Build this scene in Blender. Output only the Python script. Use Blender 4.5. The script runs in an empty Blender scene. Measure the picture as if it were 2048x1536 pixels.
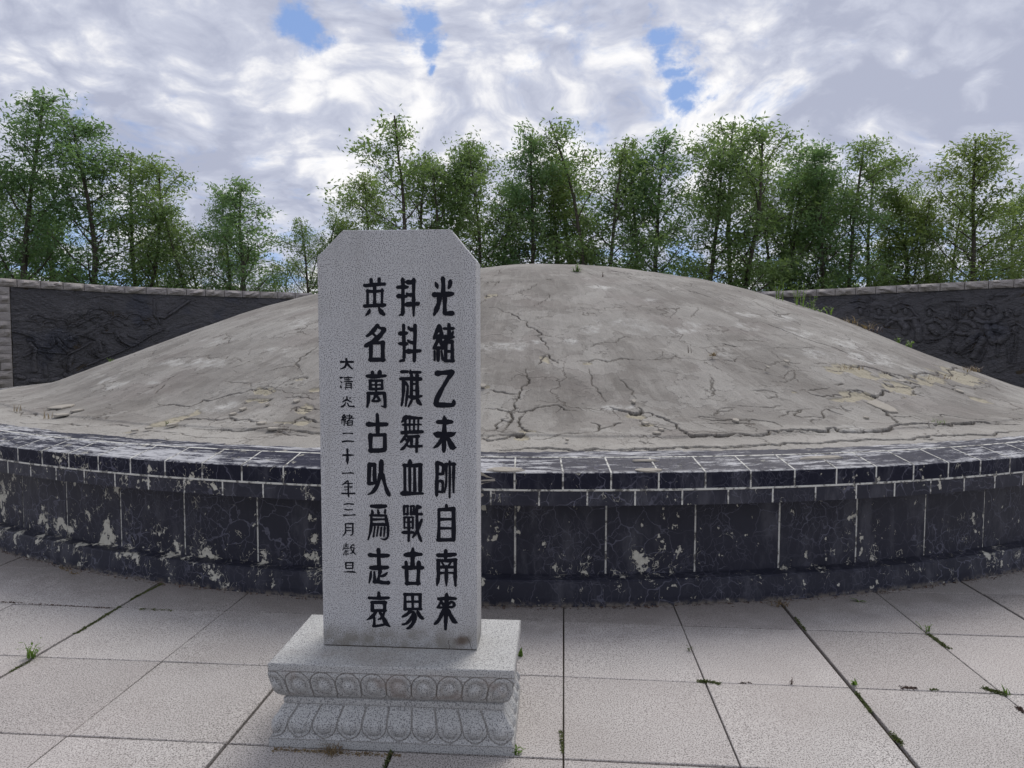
import bpy, math, random, bisect
import numpy as np
from mathutils import Vector, Matrix
from mathutils import noise as mnoise
random.seed(7); rng = np.random.default_rng(7)
sc = bpy.context.scene
col = sc.collection
# ------------------------------------------------------------------ camera
PITCH, ROLL, CAM_H, FPX = 0.0582, 0.0033, 1.5, 1403.0
cam = bpy.data.cameras.new('camera'); co = bpy.data.objects.new('camera', cam); col.objects.link(co)
cam.sensor_fit = 'HORIZONTAL'; cam.sensor_width = 36.0; cam.lens = 36.0 * FPX / 2048.0
cam.clip_start = 0.05; cam.clip_end = 3000
cp, sp, cr_, sr_ = math.cos(PITCH), math.sin(PITCH), math.cos(ROLL), math.sin(ROLL)
Rv = Vector((cr_, sr_*sp, sr_*cp)); Uv = Vector((-sr_, cr_*sp, cr_*cp)); Dv = Vector((0, cp, -sp))
m = Matrix((Rv, Uv, -Dv)).transposed().to_4x4(); m.translation = Vector((0, 0, CAM_H))
co.matrix_world = m
sc.camera = co
# ------------------------------------------------------------------ light
SUN_EL, SUN_AZ = math.radians(50), math.radians(22)      # azimuth clockwise from +Y (ahead and a little right)
world = bpy.data.worlds.new('World'); sc.world = world; world.use_nodes = True
sun = bpy.data.lights.new('sun', 'SUN'); sun.energy = 1.5; sun.angle = math.radians(32); sun.color = (1.0, 0.955, 0.9)
so = bpy.data.objects.new('sun', sun); col.objects.link(so)
sd = Vector((math.sin(SUN_AZ)*math.cos(SUN_EL), math.cos(SUN_AZ)*math.cos(SUN_EL), math.sin(SUN_EL)))
so.rotation_euler = sd.to_track_quat('Z', 'Y').to_euler(); so.location = (4, 10, 14)
sc.view_settings.view_transform = 'Standard'; sc.view_settings.look = 'None'
sc.view_settings.exposure = 0.66; sc.view_settings.gamma = 1.0; sc.view_settings.use_curve_mapping = False
# ------------------------------------------------------------------ node helper
class NT:
    def __init__(s, tree): s.t = tree; s.n = tree.nodes; s.l = tree.links
    def put(s, node, k, v):
        if v is None: return
        inp = node.inputs[k]
        if isinstance(v, bpy.types.NodeSocket): s.l.new(v, inp)
        else: inp.default_value = v
    def m(s, op, a, b=None, c=None, clamp=False):
        n = s.n.new('ShaderNodeMath'); n.operation = op; n.use_clamp = clamp
        s.put(n, 0, a); s.put(n, 1, b); s.put(n, 2, c); return n.outputs[0]
    def vm(s, op, a, b=None, out=0):
        n = s.n.new('ShaderNodeVectorMath'); n.operation = op; s.put(n, 0, a)
        if op == 'SCALE': s.put(n, 3, b)
        else: s.put(n, 1, b)
        return n.outputs[out]
    def ss(s, x, a, b):
        n = s.n.new('ShaderNodeMapRange'); n.interpolation_type = 'SMOOTHSTEP'
        s.put(n, 0, x); s.put(n, 1, a); s.put(n, 2, b); s.put(n, 3, 0.0); s.put(n, 4, 1.0); return n.outputs[0]
    def lin(s, x, a, b, c=0.0, d=1.0):
        n = s.n.new('ShaderNodeMapRange'); s.put(n, 0, x); s.put(n, 1, a); s.put(n, 2, b); s.put(n, 3, c); s.put(n, 4, d); return n.outputs[0]
    def noise(s, vec, scale, det=4.0, rough=0.55, dist=0.0, color=False):
        n = s.n.new('ShaderNodeTexNoise'); s.put(n, 'Vector', vec); n.inputs['Scale'].default_value = scale
        n.inputs['Detail'].default_value = det; n.inputs['Roughness'].default_value = rough; n.inputs['Distortion'].default_value = dist
        return n.outputs[1 if color else 0]
    def vor(s, vec, scale, feat='DISTANCE_TO_EDGE', out='Distance', rand=1.0):
        n = s.n.new('ShaderNodeTexVoronoi'); n.feature = feat; s.put(n, 'Vector', vec); n.inputs['Scale'].default_value = scale
        n.inputs['Randomness'].default_value = rand; return n.outputs[out]
    def mix(s, f, a, b, mode='MIX'):
        n = s.n.new('ShaderNodeMix'); n.data_type = 'RGBA'; n.blend_type = mode
        s.put(n, 0, f); s.put(n, 6, a); s.put(n, 7, b); return n.outputs[2]
    def map(s, vec, scale=(1, 1, 1), loc=(0, 0, 0), rot=(0, 0, 0)):
        n = s.n.new('ShaderNodeMapping'); s.put(n, 0, vec); n.inputs[1].default_value = loc; n.inputs[2].default_value = rot; n.inputs[3].default_value = scale
        return n.outputs[0]
    def sep(s, vec):
        n = s.n.new('ShaderNodeSeparateXYZ'); s.put(n, 0, vec); return n.outputs
    def comb(s, x, y, z):
        n = s.n.new('ShaderNodeCombineXYZ'); s.put(n, 0, x); s.put(n, 1, y); s.put(n, 2, z); return n.outputs[0]
    def bump(s, h, dist, strength=1.0, normal=None):
        n = s.n.new('ShaderNodeBump'); s.put(n, 'Height', h); n.inputs['Distance'].default_value = dist; n.inputs['Strength'].default_value = strength
        if normal is not None: s.put(n, 'Normal', normal)
        return n.outputs[0]
    def attr(s, name, out='Fac'):
        n = s.n.new('ShaderNodeAttribute'); n.attribute_name = name; return n.outputs[out]
def C3(r, g, b): return (r, g, b, 1.0)
def newmat(name):
    mt = bpy.data.materials.new(name); mt.use_nodes = True; t = NT(mt.node_tree)
    b = mt.node_tree.nodes['Principled BSDF']; pos = t.n.new('ShaderNodeNewGeometry').outputs['Position']
    return mt, t, b, pos
# ------------------------------------------------------------------ world: sky with broken cloud
w = NT(world.node_tree); w.n.clear()
outw = w.n.new('ShaderNodeOutputWorld'); bg = w.n.new('ShaderNodeBackground'); w.l.new(bg.outputs[0], outw.inputs[0])
bg.inputs[1].default_value = 0.1
sky = w.n.new('ShaderNodeTexSky'); sky.sky_type = 'NISHITA'; sky.sun_disc = False; sky.sun_elevation = SUN_EL; sky.sun_rotation = SUN_AZ
sky.air_density = 1.0; sky.dust_density = 0.6; sky.ozone_density = 2.0
tc = w.n.new('ShaderNodeTexCoord').outputs['Generated']
x, y, z = w.sep(tc)
zc = w.m('MAXIMUM', w.m('ADD', z, 0.34), 0.2)
pl = w.comb(w.m('DIVIDE', x, zc), w.m('DIVIDE', y, zc), 0.0)
pw = w.vm('ADD', pl, w.vm('SCALE', w.noise(pl, 2.2, 3, 0.5, color=True), 0.35))
n1 = w.noise(w.map(pw, (1, 1, 1), (3.1, 7.7, 0)), 4.0, 4, 0.5)
n2 = w.noise(w.map(pw, (1, 1, 1), (11.3, 2.9, 0)), 8.0, 8, 0.62)
n3 = w.noise(w.map(pw, (1, 1, 1), (5.0, 1.0, 0)), 22.0, 6, 0.66)
wn_ = w.vm('SCALE', w.vm('SUBTRACT', w.noise(tc, 7.0, 7, 0.62, color=True), (0.5, 0.5, 0.5)), 0.16)
twarp = w.vm('ADD', tc, wn_)
def blob(d, rad):                       # soft cloud feature in the direction d: 1 at its middle, 0 at rad*2
    return w.lin(w.vm('DISTANCE', twarp, d, out='Value'), 0.0, rad*2.0, 1.0, 0.0)
bright = w.m('ADD', w.m('MULTIPLY', n1, 0.62), w.m('ADD', w.m('MULTIPLY', n2, 0.50), w.m('MULTIPLY', n3, 0.20)))
puff = w.vor(w.vm('ADD', pw, w.vm('SCALE', w.noise(pw, 14, 4, 0.6, color=True), 0.10)), 11.0, 'F1', 'Distance')
bright = w.m('ADD', bright, w.m('MULTIPLY', w.m('SUBTRACT', 0.42, puff), 0.34))
for d, r, g in [((-0.02,0.92,0.37),0.12,0.07),((0.12,0.92,0.34),0.08,0.07),((-0.20,0.90,0.35),0.06,0.08),((0.26,0.90,0.34),0.05,0.10),((-0.12,0.93,0.31),0.06,0.05),((0.04,0.95,0.26),0.07,0.05),((0.16,0.95,0.25),0.05,0.06),
                ((-0.36,0.90,0.24),0.08,-0.05),((-0.22,0.94,0.22),0.07,-0.06),((0.50,0.82,0.30),0.14,-0.12),((-0.50,0.80,0.30),0.12,-0.05),((0.40,0.90,0.24),0.07,0.03),((-0.24,0.96,0.155),0.05,0.14),((-0.31,0.93,0.26),0.025,0.12),((-0.56,0.78,0.40),0.06,0.10),((-0.22,0.95,0.215),0.02,0.12),((0.33,0.91,0.28),0.04,0.08)]:
    bright = w.m('MULTIPLY_ADD', blob(d, r), g, bright)
cb = w.ss(bright, 0.60, 0.86)
cloud = w.mix(cb, C3(3.75, 3.95, 4.7), C3(6.35, 6.3, 6.35))
cloud = w.mix(w.ss(bright, 0.44, 0.66), C3(2.85, 3.05, 3.85), cloud)
hole = w.m('SUBTRACT', w.noise(w.map(pw, (1, 1, 1), (8.8, 4.4, 0)), 1.7, 3, 0.5), 0.30)
hole = w.m('MULTIPLY', hole, w.ss(z, 0.05, 0.12))
for d, r in [((-0.268,0.88,0.404),0.026),((-0.250,0.89,0.388),0.024),((-0.238,0.89,0.368),0.018),((-0.129,0.905,0.418),0.024),((-0.117,0.915,0.388),0.022),((-0.121,0.92,0.368),0.013),((0.168,0.885,0.425),0.018),((0.184,0.90,0.395),0.018),((0.194,0.908,0.370),0.018),((0.206,0.914,0.348),0.018),((0.222,0.917,0.326),0.022),((0.230,0.925,0.303),0.018),((0.17,0.87,0.46),0.02),((0.17,0.84,0.50),0.05)]:
    hole = w.m('MAXIMUM', hole, blob(d, r))
hn = w.noise(w.map(pw, (1, 1, 1), (2.2, 6.1, 0)), 11.0, 8, 0.64)
hole = w.ss(w.m('ADD', hole, w.m('MULTIPLY', w.m('SUBTRACT', hn, 0.5), 1.25)), 0.28, 0.80)
low = w.m('MULTIPLY', w.ss(z, 0.175, 0.125), w.ss(w.noise(w.map(pw, (1, 1, 1), (1.8, 9.4, 0)), 5.0, 6, 0.6), 0.48, 0.60))
hole = w.m('MAXIMUM', hole, w.m('MULTIPLY', low, 0.85), clamp=True)
blue = w.mix(0.88, sky.outputs[0], C3(1.5, 2.35, 4.4))
blue = w.mix(w.ss(z, 0.22, 0.05), blue, C3(2.3, 3.5, 5.7))
w.l.new(w.mix(hole, cloud, blue), bg.inputs[0])
world.cycles.sampling_method = 'MANUAL'; world.cycles.sample_map_resolution = 1024
# ------------------------------------------------------------------ mesh helpers
def mesh_np(name, V, F, mat=None, smooth=False, colr=None):
    V = np.asarray(V, dtype=np.float32); F = np.asarray(F, dtype=np.int32)
    me = bpy.data.meshes.new(name); k = F.shape[1]
    me.vertices.add(len(V)); me.vertices.foreach_set('co', V.ravel())
    me.loops.add(F.size); me.loops.foreach_set('vertex_index', F.ravel())
    me.polygons.add(len(F)); me.polygons.foreach_set('loop_start', np.arange(0, F.size, k, dtype=np.int32))
    me.polygons.foreach_set('loop_total', np.full(len(F), k, dtype=np.int32))
    me.update(calc_edges=True)
    me.polygons.foreach_set('use_smooth', np.full(len(F), smooth, dtype=bool))
    if colr:
        for an, arr in colr.items():
            a = me.attributes.new(an, 'FLOAT', 'POINT'); a.data.foreach_set('value', np.asarray(arr, dtype=np.float32))
    if mat: me.materials.append(mat)
    return me
def mesh_py(name, V, F, mat=None, smooth=False):
    me = bpy.data.meshes.new(name); me.from_pydata([tuple(v) for v in V], [], F); me.update()
    if smooth: me.polygons.foreach_set('use_smooth', [True]*len(F))
    if mat: me.materials.append(mat)
    return me
def put(name, me, parent=None, loc=None, rz=None, **kw):
    o = bpy.data.objects.new(name, me); col.objects.link(o)
    if parent: o.parent = parent
    if loc is not None: o.location = loc
    if rz is not None: o.rotation_euler = (0, 0, rz)
    for k, v in kw.items(): o[k] = v
    return o
def thing(name, label, cat, loc=(0, 0, 0), rz=0, group=None):
    o = put(name, None, None, loc, rz, label=label, category=cat)
    if group: o['group'] = group
    return o
def grid_faces(nu, nv, wrap=False):
    i = np.arange(nu if wrap else nu-1)[:, None]; j = np.arange(nv-1)[None, :]
    a = i*nv + j; b = ((i+1) % nu)*nv + j
    return np.stack([a, b, b+1, a+1], -1).reshape(-1, 4)
def fbm(X, Y, scale, octv=4, seed=0, rough=0.5):
    """value noise on numpy arrays"""
    out = np.zeros_like(X, dtype=np.float64); amp = 1.0; tot = 0
    for o in range(octv):
        s = scale*2**o; x = X*s+seed*17.13+o*5.7; y = Y*s-seed*9.71+o*3.3
        xi = np.floor(x); yi = np.floor(y); fx = x-xi; fy = y-yi; fx = fx*fx*(3-2*fx); fy = fy*fy*(3-2*fy)
        def h(a, b):
            v = np.sin(a*127.1+b*311.7+seed*74.7)*43758.5453; return v-np.floor(v)
        out += amp*((h(xi, yi)*(1-fx)+h(xi+1, yi)*fx)*(1-fy)+(h(xi, yi+1)*(1-fx)+h(xi+1, yi+1)*fx)*fy)
        tot += amp; amp *= rough
    return out/tot
def box(x0, x1, y0, y1, z0, z1, jit=0.0):
    V = [(x, y, z) for x in (x0, x1) for y in (y0, y1) for z in (z0, z1)]
    if jit: V = [(a+random.uniform(-jit, jit), b+random.uniform(-jit, jit), c) for a, b, c in V]
    return V, [(0, 1, 3, 2), (4, 6, 7, 5), (0, 4, 5, 1), (2, 3, 7, 6), (0, 2, 6, 4), (1, 5, 7, 3)]
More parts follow.
